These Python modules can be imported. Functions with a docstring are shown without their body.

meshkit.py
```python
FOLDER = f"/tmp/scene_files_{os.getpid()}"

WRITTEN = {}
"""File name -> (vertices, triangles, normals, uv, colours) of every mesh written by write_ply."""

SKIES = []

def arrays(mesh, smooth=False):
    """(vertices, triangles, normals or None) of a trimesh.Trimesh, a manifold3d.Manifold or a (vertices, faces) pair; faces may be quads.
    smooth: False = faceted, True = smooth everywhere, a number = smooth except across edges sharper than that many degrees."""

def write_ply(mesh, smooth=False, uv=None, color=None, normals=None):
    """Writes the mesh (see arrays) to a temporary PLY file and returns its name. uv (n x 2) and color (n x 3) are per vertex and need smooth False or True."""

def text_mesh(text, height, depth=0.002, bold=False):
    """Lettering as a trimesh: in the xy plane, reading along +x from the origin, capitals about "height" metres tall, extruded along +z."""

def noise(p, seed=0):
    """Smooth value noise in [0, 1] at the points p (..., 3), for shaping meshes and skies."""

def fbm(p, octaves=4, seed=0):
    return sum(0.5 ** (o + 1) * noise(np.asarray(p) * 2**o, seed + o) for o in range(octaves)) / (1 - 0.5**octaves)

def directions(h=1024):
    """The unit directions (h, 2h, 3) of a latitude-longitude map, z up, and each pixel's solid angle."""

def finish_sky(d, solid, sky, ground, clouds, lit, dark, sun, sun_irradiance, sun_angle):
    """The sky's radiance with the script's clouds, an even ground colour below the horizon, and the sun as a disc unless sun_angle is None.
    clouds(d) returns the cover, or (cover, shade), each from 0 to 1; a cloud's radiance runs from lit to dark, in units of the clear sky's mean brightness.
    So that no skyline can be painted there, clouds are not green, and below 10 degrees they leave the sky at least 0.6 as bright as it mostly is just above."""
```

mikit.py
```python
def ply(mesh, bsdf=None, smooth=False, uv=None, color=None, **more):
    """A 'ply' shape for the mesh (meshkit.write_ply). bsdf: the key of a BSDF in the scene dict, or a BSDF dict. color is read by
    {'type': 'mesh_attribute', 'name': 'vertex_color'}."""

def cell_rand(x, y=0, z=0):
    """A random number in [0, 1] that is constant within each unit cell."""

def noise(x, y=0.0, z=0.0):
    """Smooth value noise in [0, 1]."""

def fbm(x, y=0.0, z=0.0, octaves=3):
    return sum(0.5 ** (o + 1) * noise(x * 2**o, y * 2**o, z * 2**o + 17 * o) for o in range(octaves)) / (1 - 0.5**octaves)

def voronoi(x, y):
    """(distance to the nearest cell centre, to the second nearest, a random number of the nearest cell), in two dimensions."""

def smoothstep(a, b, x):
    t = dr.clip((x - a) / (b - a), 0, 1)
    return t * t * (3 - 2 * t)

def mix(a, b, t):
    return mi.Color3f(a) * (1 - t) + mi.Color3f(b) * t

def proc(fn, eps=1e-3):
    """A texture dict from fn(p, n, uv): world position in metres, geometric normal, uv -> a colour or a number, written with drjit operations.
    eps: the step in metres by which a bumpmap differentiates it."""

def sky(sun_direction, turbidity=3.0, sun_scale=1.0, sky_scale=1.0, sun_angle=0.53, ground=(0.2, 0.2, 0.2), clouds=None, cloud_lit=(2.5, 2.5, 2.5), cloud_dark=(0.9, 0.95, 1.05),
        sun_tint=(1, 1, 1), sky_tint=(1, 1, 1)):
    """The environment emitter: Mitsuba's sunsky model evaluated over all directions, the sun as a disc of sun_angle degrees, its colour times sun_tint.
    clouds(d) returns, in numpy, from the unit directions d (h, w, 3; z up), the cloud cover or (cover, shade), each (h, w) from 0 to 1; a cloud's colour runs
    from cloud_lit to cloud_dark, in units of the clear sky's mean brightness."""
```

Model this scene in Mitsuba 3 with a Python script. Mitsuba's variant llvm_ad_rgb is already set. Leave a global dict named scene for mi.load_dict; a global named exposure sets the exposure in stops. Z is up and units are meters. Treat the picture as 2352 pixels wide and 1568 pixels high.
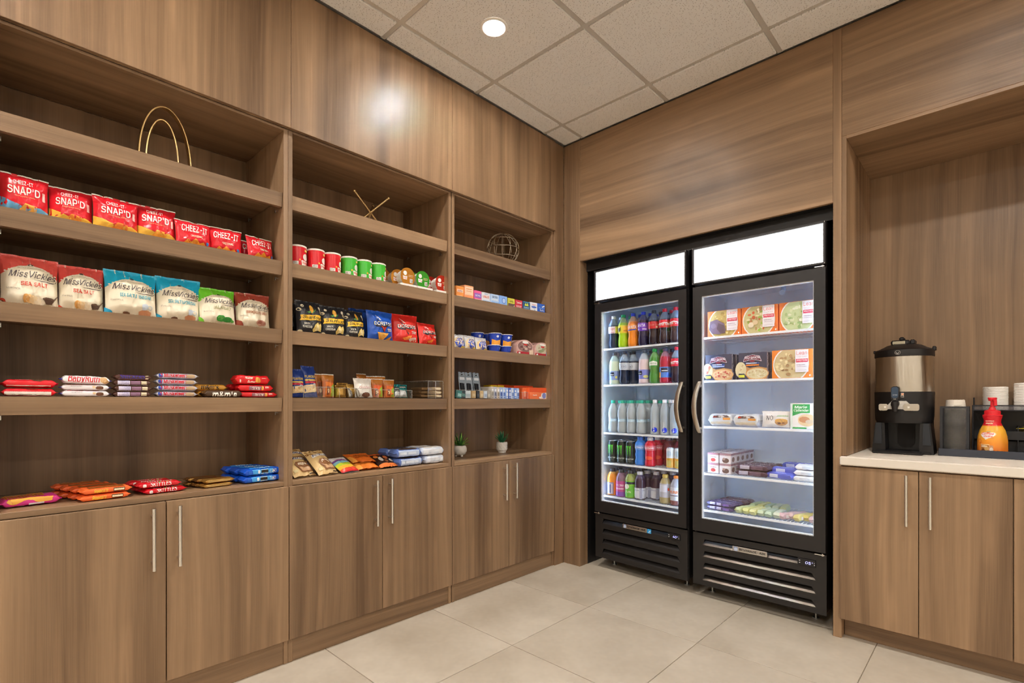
import math, random, functools
import numpy as np, trimesh
import drjit as dr, mitsuba as mi
import mikit, meshkit
from shapely.geometry import Polygon, box as sbox
from shapely import affinity

T = mi.ScalarTransform4f
scene, labels = {}, {}
exposure = 0.0

# ------------------------------------------------------------------ camera, lights
EYE, YAW, F_PX, SHIFT_PX = (-2.8149, -2.1932, 1.115), 43.545, 1173.43, 137.5
_c, _s = math.cos(math.radians(YAW)), math.sin(math.radians(YAW))
scene['camera'] = {'type': 'perspective', 'fov': math.degrees(2 * math.atan(1176 / F_PX)), 'fov_axis': 'x', 'near_clip': 0.05, 'far_clip': 60.0,
                   'principal_point_offset_y': -SHIFT_PX / 1568.0,
                   'to_world': T().look_at(origin=list(EYE), target=[EYE[0] + _c, EYE[1] + _s, EYE[2]], up=[0, 0, 1])}
LAMP = (860, 815, 745)              # radiance of a downlight's lens
LAMP_XY = [(-1.13, -0.475), (-2.97, -0.475), (-4.80, -0.475), (-1.13, -2.31), (-2.97, -2.31), (-4.80, -2.31), (-1.13, -4.14), (-2.97, -4.14), (-4.80, -4.14)]
SIGN = (.88, .98, 1.02)         # backlit signs on the two coolers
STRIP = (11, 15, 21)          # vertical light strips inside the coolers
WINDOW_GAIN = 1.0  # unused; the room has no window

# ------------------------------------------------------------------ helpers
def lin(h):
    """sRGB hex -> linear reflectance"""
    if not isinstance(h, str): return np.asarray(h, float)
    a = np.array([int(h[i:i + 2], 16) for i in (0, 2, 4)]) / 255.0
    return np.where(a <= 0.04045, a / 12.92, ((a + 0.055) / 1.055) ** 2.4)

def rgb(h): return {'type': 'rgb', 'value': [float(x) for x in lin(h)]}

class M:
    """collects pieces (vertices, faces, normals, colours) of one mesh"""
    def __init__(self): self.p, self.n = [], 0
    def raw(self, v, f, n, col):
        v = np.asarray(v, float); col = np.asarray(col, float)
        if col.ndim == 1: col = np.tile(col, (len(v), 1))
        self.p.append((v, np.asarray(f, int) + self.n, np.asarray(n, float), col)); self.n += len(v); return self
    def add(self, mesh, col='ffffff', smooth=False, xf=None):
        if xf is not None: mesh = mesh.copy(); mesh.apply_transform(xf)
        if smooth is False:
            t = mesh.triangles; v = t.reshape(-1, 3); f = np.arange(len(v)).reshape(-1, 3)
            n = np.repeat(np.cross(t[:, 1] - t[:, 0], t[:, 2] - t[:, 0]), 3, axis=0)
            n /= np.linalg.norm(n, axis=1, keepdims=True) + 1e-20
        else:
            v, f, n = meshkit.arrays(mesh, smooth)
        return self.raw(v, f, n, lin(col))
    def ply(self, bsdf):
        v, f, n, c = (np.vstack([q[i] for q in self.p]) for i in range(4))
        return {'type': 'ply', 'filename': meshkit.write_ply((v, f), False, None, c, normals=n), 'face_normals': False, 'bsdf': {'type': 'ref', 'id': bsdf}}

def key_for(name):
    def taken(k): return k in scene or k in labels or any(q.startswith(k + '__') for q in _tops.get(k, ()))
    if name not in _used: _used[name] = 0; return name
    _used[name] += 1
    return f'{name}_{_used[name]:03d}'
_used, _tops = {}, {}

def note(key, label=None, cat=None, group=None, kind=None):
    d = labels.setdefault(key, {})
    for k, v in (('label', label), ('category', cat), ('group', group), ('kind', kind)):
        if v: d[k] = v
    return key

def part(name, ply, parent, xf=None, label=None):
    k = key_for(f'{parent}__{name}')
    scene[k] = {**ply, 'to_world': xf} if xf is not None else ply
    if label: note(k, label)
    return k

def thing(name, parts, label, cat, xf=None, group=None):
    """parts: a ply dict (one mesh) or a list of (part name, ply dict[, label])"""
    k = key_for(name)
    note(k, label, cat, group)
    if isinstance(parts, dict): scene[k] = {**parts, 'to_world': xf} if xf is not None else parts
    else:
        for q in parts: part(q[0], q[1], k, xf, q[2] if len(q) > 2 else None)
    return k

def at(x, y, z, rz=0.0, rx=0.0, ry=0.0):
    return T().translate([x, y, z]).rotate([0, 0, 1], rz).rotate([1, 0, 0], rx).rotate([0, 1, 0], ry)

def cbox(x0, x1, y0, y1, z0, z1, c=0.0):
    if c <= 0:
        b = trimesh.creation.box((x1 - x0, y1 - y0, z1 - z0)); b.apply_translation(((x0 + x1) / 2, (y0 + y1) / 2, (z0 + z1) / 2)); return b
    P = []
    for x, sx in ((x0, 1), (x1, -1)):
        for y, sy in ((y0, 1), (y1, -1)):
            for z, sz in ((z0, 1), (z1, -1)):
                P += [(x, y + sy * c, z + sz * c), (x + sx * c, y, z + sz * c), (x + sx * c, y + sy * c, z)]
    return trimesh.Trimesh(np.array(P)).convex_hull

def cyl(p0, p1, r, n=12, r1=None):
    p0, p1 = np.asarray(p0, float), np.asarray(p1, float); d = p1 - p0; L = np.linalg.norm(d)
    pr = np.array([[0, 0], [r, 0], [r if r1 is None else r1, L], [0, L]])
    m = trimesh.creation.revolve(pr, sections=n)
    m.apply_transform(trimesh.geometry.align_vectors([0, 0, 1], d / L)); m.apply_translation(p0); return m

def lathe(profile, n=24):
    return trimesh.creation.revolve(np.asarray(profile, float), sections=n)

def tube(pts, r, n=8, closed=False):
    """a round bar along a polyline"""
    p = np.asarray(pts, float); t = (np.roll(p, -1, 0) - np.roll(p, 1, 0)) if closed else np.gradient(p, axis=0)
    t /= np.linalg.norm(t, axis=1, keepdims=True)
    up = np.array([0, 0, 1.0]) if abs(t[:, 2]).mean() < 0.7 else np.array([0.0, 1, 0])
    a = np.cross(t, up); a /= np.linalg.norm(a, axis=1, keepdims=True) + 1e-12; b = np.cross(t, a)
    g = np.arange(n) * 2 * np.pi / n
    v = (p[:, None] + r * (np.cos(g)[None, :, None] * a[:, None] + np.sin(g)[None, :, None] * b[:, None])).reshape(-1, 3)
    m = len(p); f = []
    for i in range(m if closed else m - 1):
        for j in range(n):
            q = [i * n + j, i * n + (j + 1) % n, (i + 1) % m * n + (j + 1) % n, (i + 1) % m * n + j]; f += [[q[0], q[2], q[1]], [q[0], q[3], q[2]]]
    if not closed:
        for i, s in ((0, 1), (m - 1, -1)):
            for j in range(1, n - 1): f.append([i * n, i * n + j, i * n + j + 1][::s])
    mm = trimesh.Trimesh(v, f, process=False); mm.fix_normals(); return mm

_wrng = random.Random(5)
def wood(boxes, grain='z', c=0.0012, bsdf='wood'):
    """wood-laminate boards: uv = (across, along) the grain in metres, another part of the sheet for each board"""
    V, U = [], []
    g = 'xyz'.index(grain); o = [i for i in range(3) if i != g]
    for b in boxes:
        m = b if isinstance(b, trimesh.Trimesh) else cbox(*b, c=c)
        t = m.triangles.reshape(-1, 3); n = np.repeat(m.face_normals, 3, axis=0)
        off = (_wrng.uniform(0, 40), _wrng.uniform(0, 40))
        v_ = np.where(np.abs(n[:, g]) > 0.8, t[:, o[1]] * 0.3, t[:, g])
        V.append(t); U.append(np.stack([t[:, o[0]] + t[:, o[1]] + off[0], v_ + off[1]], 1))
    V, U = np.vstack(V), np.vstack(U)
    return mikit.ply(trimesh.Trimesh(V, np.arange(len(V)).reshape(-1, 3), process=False), bsdf, False, uv=U)

def solid(meshes, bsdf, col='ffffff', smooth=False):
    m = M()
    for q in meshes if isinstance(meshes, (list, tuple)) else [meshes]: m.add(q, col, smooth)
    return m.ply(bsdf)

def vc(): return {'type': 'mesh_attribute', 'name': 'vertex_color'}

def pr(rough, spec=0.5, metal=0.0, color=None, **k):
    return {'type': 'twosided', 'b': {'type': 'principled', 'base_color': color or vc(), 'roughness': rough, 'specular': spec, 'metallic': metal, **k}}

# ------------------------------------------------------------------ materials
def wood_tex(p, n, uv):
    u, v = uv.x, uv.y
    w = mikit.fbm(u * 3.1, v * 0.8, 3.0, octaves=3) - 0.5
    uu = u + 0.075 * w + 0.016 * (mikit.noise(u * 9, v * 2.3, 7.0) - 0.5)
    broad = mikit.fbm(uu * 8.5, v * 0.35, 1.0, octaves=3)
    mid = mikit.noise(uu * 52, v * 0.9, 2.0)
    ring = mikit.noise(uu * 120, v * 0.5, 5.0)
    fine = mikit.noise(u * 520, v * 9, 4.0)
    t = dr.clip(0.5 + 1.25 * (broad - 0.5) + 0.30 * (mid - 0.5) + 0.16 * (ring - 0.5) + 0.16 * (fine - 0.5), 0, 1)
    fleck = mikit.smoothstep(0.72, 0.95, mikit.noise(uu * 26, v * 3.2, 9.0)) * 0.16
    c = mikit.mix((0.120, 0.068, 0.036), (0.335, 0.212, 0.121), t)
    return c * (1 + fleck)
scene['wood'] = pr(0.41, 0.45, color=mikit.proc(wood_tex))

def tile_tex(p, n, uv):
    a = mikit.fbm(p.x * 3.2 + uv.x, p.y * 3.2 + uv.y, 2.0, octaves=4)
    b = mikit.noise(p.x * 60, p.y * 60, 1.0)
    cl = mikit.smoothstep(0.45, 0.75, mikit.fbm(p.x * 1.6 + uv.y, p.y * 2.3, 8.0, octaves=3))
    t = dr.clip(0.55 + 0.9 * (a - 0.5) + 0.10 * (b - 0.5) - 0.16 * cl, 0, 1)
    return mikit.mix((0.39, 0.335, 0.265), (0.60, 0.545, 0.465), t)
scene['floor_tile'] = pr(0.42, 0.4, color=mikit.proc(tile_tex))
scene['grout'] = pr(0.8, 0.2, color=rgb('8a7f70'))

def ceil_tex(p, n, uv):
    f1, f2, r = mikit.voronoi(p.x * 95, p.y * 95)
    dot = (1 - mikit.smoothstep(0.10, 0.26, f1)) * mikit.smoothstep(0.35, 0.6, r)
    a = mikit.noise(p.x * 300, p.y * 300, 1.0)
    return mikit.mix((0.80, 0.79, 0.77), (0.46, 0.44, 0.41), dot) * (0.97 + 0.05 * a)
scene['acoustic_tile'] = pr(0.9, 0.1, color=mikit.proc(ceil_tex))
scene['gloss'] = pr(0.27, 0.5)
scene['satin'] = pr(0.42, 0.5)
scene['matte'] = pr(0.65, 0.35)
scene['shiny'] = pr(0.12, 0.5)
scene['steel'] = pr(0.30, 0.5, 1.0)
scene['chrome'] = pr(0.12, 0.5, 1.0)
scene['foil'] = pr(0.33, 0.5, 0.75)
scene['brushed'] = {'type': 'twosided', 'b': {'type': 'principled', 'base_color': rgb((0.60, 0.56, 0.50)), 'roughness': 0.24, 'metallic': 1.0, 'anisotropic': 0.6}}
scene['glass'] = {'type': 'thindielectric', 'int_ior': 1.5}
scene['acrylic'] = {'type': 'thindielectric', 'int_ior': 1.49, 'specular_transmittance': rgb((0.93, 0.95, 0.95))}
scene['film'] = {'type': 'thindielectric', 'int_ior': 1.55}
scene['water'] = {'type': 'principled', 'base_color': rgb((0.84, 0.94, 1.0)), 'roughness': 0.05, 'spec_trans': 0.5, 'eta': 1.33}

def emit(mesh_or_m, rad, bsdf='matte', col='ffffff'):
    d = solid(mesh_or_m, bsdf, col); d['emitter'] = {'type': 'area', 'radiance': {'type': 'rgb', 'value': [float(x) for x in rad]}}; return d

# ------------------------------------------------------------------ the room
ZC, X0, Y0 = 2.876, -6.4, -5.3        # ceiling height, far ends of the room
Y1, X1 = 0.45, 0.66
def struct(key, ply=None):
    if ply is not None: scene[key] = ply
    _used[key] = 0; note(key, kind='structure'); return key

# floor: 60 cm tiles with recessed joints
struct('floor', solid(cbox(X0 - .1, X1 + .1, Y0 - .1, Y1 + .1, -0.06, -0.004), 'grout', '8a7f70'))
TS, FX, FY, J = 0.6037, -1.1203, -0.5834, 0.0016
rng = np.random.default_rng(3)
xs = [X0] + [FX + i * TS for i in range(-12, 6) if X0 < FX + i * TS < X1] + [X1]
ys = [Y0] + [FY + i * TS for i in range(-12, 6) if Y0 < FY + i * TS < Y1] + [Y1]
for i in range(len(xs) - 1):
    for j in range(len(ys) - 1):
        m = cbox(xs[i] + J, xs[i + 1] - J, ys[j] + J, ys[j + 1] - J, -0.03, float(rng.uniform(-0.0004, 0)), 0.0012)
        t = m.triangles.reshape(-1, 3)
        part('tile', mikit.ply(trimesh.Trimesh(t, np.arange(len(t)).reshape(-1, 3), process=False), 'floor_tile', False, uv=np.tile(rng.uniform(0, 30, 2), (len(t), 1))), 'floor')

# ceiling: lay-in acoustic tiles standing proud of the grid
struct('ceiling', solid(cbox(X0 - .1, X1 + .1, Y0 - .1, Y1 + .1, ZC + 0.03, ZC + 0.08), 'matte', 'cfccc6'))
G, GX, GY = 0.6096, -0.2252, -0.1757
xs = [X0] + [GX + i * G for i in range(-12, 3) if X0 < GX + i * G < 0.0] + [0.0]
ys = [Y0] + [GY + i * G for i in range(-12, 3) if Y0 < GY + i * G < -0.02] + [-0.02]
for x in xs[1:-1]: part('runner', solid(cbox(x - .012, x + .012, Y0, -0.02, ZC + 0.007, ZC + 0.03), 'satin', 'bdb8b0'), 'ceiling')
for y in ys[1:-1]: part('runner', solid(cbox(X0, 0, y - .012, y + .012, ZC + 0.0072, ZC + 0.029), 'satin', 'bdb8b0'), 'ceiling')
for i in range(len(xs) - 1):
    for j in range(len(ys) - 1):
        part('tile', mikit.ply(cbox(xs[i] + .0135 * (i > 0), xs[i + 1] - .0135, ys[j] + .0135, ys[j + 1] - .0135, ZC, ZC + 0.024, 0.003), 'acoustic_tile', False), 'ceiling')

# walls; the two out of view close the room
struct('wall_left', solid(cbox(X0 - .1, X1 + .1, Y1, Y1 + .1, 0, ZC + .03), 'matte', 'd8d2c8'))
struct('wall_right', solid(cbox(X1, X1 + .1, Y0 - .1, Y1, 0, ZC + .03), 'matte', 'd8d2c8'))
struct('wall_front', solid(cbox(X0 - .1, X1, Y0 - .1, Y0, 0, ZC + .03), 'matte', 'e6e2da'))
struct('wall_back', solid(cbox(X0 - .1, X0, Y0, Y1, 0, ZC + .03), 'matte', 'e6e2da'))

XA, XB, XC = (-2.770, -1.912), (-1.8744, -1.0145), (-0.9721, -0.1162)
# upper wall panels over the shelving (vertical grain), seams over the unit joints
for a, b in ((-4.6, -2.7915), (-2.790, -1.8892), (-1.8882, -1.0046), (-1.0036, -0.098)):
    part('panel', wood([(a, b, -0.02, 0.0, 2.2742, ZC)]), 'wall_left')
part('panel', wood([(-0.097, -0.0005, -0.013, 0.006, 0.0, ZC)]), 'wall_left')
part('panel', wood([(-4.6, -2.812, -0.005, 0.015, 0.0, 2.2735)]), 'wall_left')
# right-hand wall: corner post, panel over the coolers, tall post, panel over the coffee niche
part('post', wood([(0.0, 0.09, -0.150, -0.0135, 0.0, ZC)]), 'wall_right')
part('post', wood([(0.0, 0.62, -1.6605, -1.6255, 0.0, ZC)]), 'wall_right')
part('panel', wood([(0.0, 0.02, -1.6252, -0.1505, 2.061, ZC)], 'y'), 'wall_right')
part('panel', wood([(0.0, 0.02, -3.42, -1.6612, 2.362, ZC)], 'y'), 'wall_right')
part('niche_side', wood([(0.0, 0.622, -1.680, -1.6612, 0.859, 2.3615)]), 'wall_right')
part('niche_side', wood([(0.0, 0.622, -3.42, -3.401, 0.0, 2.3615)]), 'wall_right')
part('niche_soffit', wood([(0.0, 0.64, -3.401, -1.680, 2.3462, 2.3617)], 'y'), 'wall_right')
part('niche_back', wood([(0.622, 0.64, -3.401, -1.661, 0.859, 2.3462)]), 'wall_right')
part('end_wall', solid(cbox(0.0, X1, Y0, -3.421, 0, ZC), 'matte', 'e6e2da'), 'wall_right')
# dark lining of the cooler alcove
part('alcove_lining', solid([cbox(0.075, 0.09, -1.6252, -0.1505, 2.003, 2.061), cbox(0.02, 0.09, -1.6252, -0.1505, 2.061, 2.075), cbox(0.60, 0.64, -1.6252, -0.14, 0, 2.061),
                             cbox(0.0905, 0.60, -0.150, -0.14, 0.0, 2.061), cbox(0.09, 0.60, -1.6252, -0.1505, 2.061, 2.08)], 'satin', '1b1a1b'), 'wall_right')

# ------------------------------------------------------------------ downlights
for k, (x, y) in enumerate(LAMP_XY):
    ring = lathe([(0.048, -0.002), (0.055, -0.006), (0.062, -0.004), (0.064, 0.0005), (0.048, 0.0005)], 36); ring.apply_translation((x, y, ZC - 0.0008))
    lens = trimesh.creation.cylinder(0.049, 0.002, sections=36); lens.apply_translation((x, y, ZC - 0.0022))
    where = ['round downlight glowing in the ceiling tile above the cabinets'] + ['round downlight in the ceiling behind the viewer'] * 8
    t = thing('ceiling_light', [('trim_ring', solid(ring, 'satin', 'efece6', 40))], where[k], 'ceiling light', group=None if k == 0 else 'downlights behind the viewer')
    part('lens', emit(lens, LAMP), t)

# ------------------------------------------------------------------ open shelving over cupboards
ZS = (2.000, 1.710, 1.420, 1.1305)
def pin_mesh(x, y, z, s):
    return [cyl((x, y, z - .004), (x - s * .010, y, z - .004), .0028, 6), cbox(x - s * .0112 - .001, x - s * .0112 + .001, y - .004, y + .004, z - .014, z + .0)]
def bar_handle(axis, a, p, z0, z1):
    """vertical bar with two posts; axis 'y' (door faces -y) or 'x' (faces -x); a: position along the wall, p: bar plane, posts reach p + 0.03"""
    q = (lambda s, d, z: (s, d, z)) if axis == 'y' else (lambda s, d, z: (d, s, z))
    ms = [cyl(q(a, p, z0), q(a, p, z1), 0.0062, 14)]
    for z in (z0 + .028, z1 - .028): ms.append(cyl(q(a, p, z), q(a, p + .0295, z), 0.0045, 10))
    return solid(ms, 'steel', (0.72, 0.70, 0.66), 40)

def shelving(x0, x1, doors, hx, label):
    u = thing('shelving_unit', [], label, 'shelving unit')
    for a, b in ((x0 - .0188, x0), (x1, x1 + .0182)):
        part('side_panel', wood([(a, b, 0.0, 0.445, 0.0, 2.2738)]), u)
    part('back_panel', wood([(x0, x1, 0.430, 0.445, 0.1, 2.2636)]), u)
    part('top_panel', wood([(x0, x1, 0.0, 0.430, 2.2636, 2.2740)], 'x'), u)
    for z in ZS:
        b = trimesh.util.concatenate([cbox(x0 + .002, x1 - .002, 0.03, 0.428, z - .022, z, .0008)])
        lip = trimesh.Trimesh(np.array([(x, y, zz) for x in (x0 + .0025, x1 - .0025) for y, zz in ((0.008, z), (0.0135, z - .058), (0.032, z - .058), (0.032, z))])).convex_hull
        s = part('shelf', wood([b], 'x'), u)
        part('front_lip', wood([lip], 'x'), s)
        pm = []
        for yy in (0.06, 0.37):
            pm += pin_mesh(x1, yy, z - .0222 if yy > .1 else z - .06, 1) + pin_mesh(x0, yy, z - .0222 if yy > .1 else z - .06, -1)
        note(part('shelf_pin', solid(pm, 'steel', (0.7, 0.7, 0.68)), s), kind='stuff')
    part('base_board', wood([(x0, x1, 0.0, 0.430, 0.7545, 0.7742)], 'x'), u)
    part('toe_kick', wood([(x0, x1, 0.004, 0.02, 0.0, 0.112)], 'x'), u)
    # rows of shelf-pin holes on the inner faces
    hm = []
    for k in range(44):
        z = 0.85 + k * 0.032
        for yy in (0.045, 0.38):
            for x, s in ((x1, -1), (x0, 1)):
                d = cyl((x, yy, z), (x + s * .0006, yy, z), 0.0022, 6); hm.append(d)
    k = part('pin_hole', solid(hm, 'matte', '9a7c58'), u); note(k, kind='stuff')
    for (a, b), h in zip(doors, hx):
        d = part('door', wood([(a, b, -0.020, -0.0015, 0.1045, 0.7535)]), u)
        part('handle', bar_handle('y', h, -0.050, 0.5195, 0.738), d)
    return u
shelving(*XA, [(-2.789, -2.3395), (-2.3365, -1.8988)], (-2.381, -2.302), 'nearest open shelving unit of brown wood, with the gold arches on its top shelf')
shelving(*XB, [(-1.8958, -1.4445), (-1.4415, -1.0062)], (-1.488, -1.408), 'middle open shelving unit of brown wood, with crossed gold sticks on its top shelf')
shelving(*XC, [(-1.0030, -0.5545), (-0.5515, -0.1150)], (-0.603, -0.514), 'corner open shelving unit of brown wood, with the wire sphere and two potted plants')

# ------------------------------------------------------------------ coffee counter
b = thing('base_cabinet', [], 'brown wooden base cabinet under the pale countertop, right of the coolers', 'cabinet')
part('carcass', wood([(0.0, 0.60, -3.398, -1.6625, 0.098, 0.8175)], 'z'), b)
part('toe_kick', wood([(0.052, 0.066, -3.398, -1.6625, 0.0, 0.098)], 'y'), b)
hy = {0: -1.907, 1: -1.987, 2: -2.49}
for k, (a, c_) in enumerate(((-1.9455, -1.6565), (-2.2365, -1.9485), (-2.529, -2.2395), (-2.822, -2.532), (-3.115, -2.825), (-3.39, -3.118))):
    d = part('door', wood([(-0.020, -0.0015, a, c_, 0.098, 0.8115)]), b)
    part('handle', bar_handle('x', hy.get(k, c_ - .04), -0.050, 0.576, 0.7955), d)
ct = cbox(-0.034, 0.6215, -3.3995, -1.6600, 0.8185, 0.8585, 0.003)
thing('countertop', solid([cbox(0.0, 0.6215, -3.3995, -1.6805, 0.8185, 0.8585), cbox(-0.034, 0.0, -3.3995, -1.6585, 0.8185, 0.8585, 0.004)], 'satin', 'd9d2c8'),
      'pale stone countertop running above the base cabinet doors in the coffee niche', 'countertop')
# ------------------------------------------------------------------ print on packages: flat shapes laid on a package's own surface
@functools.lru_cache(None)
def glyphs(txt, bold):
    m = meshkit.text_mesh(txt, 1.0, 0.1, bold=bold)
    f = m.faces[m.face_normals[:, 2] > 0.9]
    used, inv = np.unique(f, return_inverse=True)
    v = m.vertices[used][:, :2]; v = v - [v[:, 0].min(), 0]
    return v, inv.reshape(-1, 3), v[:, 0].max()

def shape2d(it, w, h):
    k = it[0]
    if k == 't':            # ('t', text, x centre, baseline, cap height, width, colour, slant, bold)
        txt, xc, yb, hh, ww, col = it[1:7]; sl = it[7] if len(it) > 7 else 0.0; bold = it[8] if len(it) > 8 else True
        v, f, W = glyphs(txt, bold)
        v = np.stack([(v[:, 0] / W - 0.5) * ww * w + sl * v[:, 1] * hh * h + xc * w, v[:, 1] * hh * h + yb * h], 1)
        return v, f, col
    if k == 'r': pts = [(it[1], it[2]), (it[3], it[2]), (it[3], it[4]), (it[1], it[4])]; col = it[5]
    elif k == 'e':
        a = np.linspace(0, 2 * np.pi, 25)[:-1]; pts = np.stack([it[1] + it[3] * np.cos(a), it[2] + it[4] * np.sin(a)], 1); col = it[5]
    elif k == 'o':          # ring
        a = np.linspace(0, 2 * np.pi, 25)[:-1]; o = np.stack([np.cos(a), np.sin(a)], 1)
        pg = Polygon(o * [it[3] * w, it[4] * h] + [it[1] * w, it[2] * h], [o[::-1] * [it[3] * w - it[6] * w, it[4] * h - it[6] * w] + [it[1] * w, it[2] * h]])
        v, f = trimesh.creation.triangulate_polygon(pg, engine='earcut'); return np.asarray(v), np.asarray(f), it[5]
    else: pts, col = it[1], it[2]
    pg = Polygon(np.asarray(pts, float) * [w, h]).buffer(0)
    if k == 'e' and it[4] > 0.4 and it[2] < 1: pg = pg.intersection(sbox(-0.495 * w, 0.01 * h, 0.495 * w, 0.99 * h))
    v, f = trimesh.creation.triangulate_polygon(pg, engine='earcut')
    return np.asarray(v), np.asarray(f), col

def decal(m, S, items, w, h, base=0.0007, step=0.00013, edge=0.012):
    for k, it in enumerate(items):
        v, f, col = shape2d(it, w, h)
        L = np.linalg.norm(v[f] - v[np.roll(f, -1, 1)], axis=2).max() if len(f) else 0
        eg = edge * 0.55 if it[0] == 't' and edge < 0.5 else edge
        if L > eg * 1.5:
            v3, f = trimesh.remesh.subdivide_to_size(np.column_stack([v, np.zeros(len(v))]), f, eg, max_iter=12); v = v3[:, :2]
        a = v[f]; ar = (a[:, 1, 0] - a[:, 0, 0]) * (a[:, 2, 1] - a[:, 0, 1]) - (a[:, 1, 1] - a[:, 0, 1]) * (a[:, 2, 0] - a[:, 0, 0])
        f = np.where(ar[:, None] < 0, f[:, ::-1], f)
        e = 6e-4
        N = np.cross(S(v + [e, 0]) - S(v - [e, 0]), S(v + [0, e]) - S(v - [0, e])); N /= np.linalg.norm(N, axis=1, keepdims=True) + 1e-20
        m.raw(S(v) + N * (base + k * step), f, N, lin(col))
    return m

def grid(S, x0, x1, y0, y1, nx, ny, flip=False):
    X, Y = np.meshgrid(np.linspace(x0, x1, nx + 1), np.linspace(y0, y1, ny + 1), indexing='ij')
    v = S(np.stack([X.ravel(), Y.ravel()], 1)); i, j = np.meshgrid(np.arange(nx), np.arange(ny), indexing='ij'); q = (i * (ny + 1) + j).ravel()
    f = np.vstack([np.stack([q, q + ny + 1, q + ny + 2], 1), np.stack([q, q + ny + 2, q + 1], 1)])
    return trimesh.Trimesh(v, f[:, ::-1] if flip else f, process=False)

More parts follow.
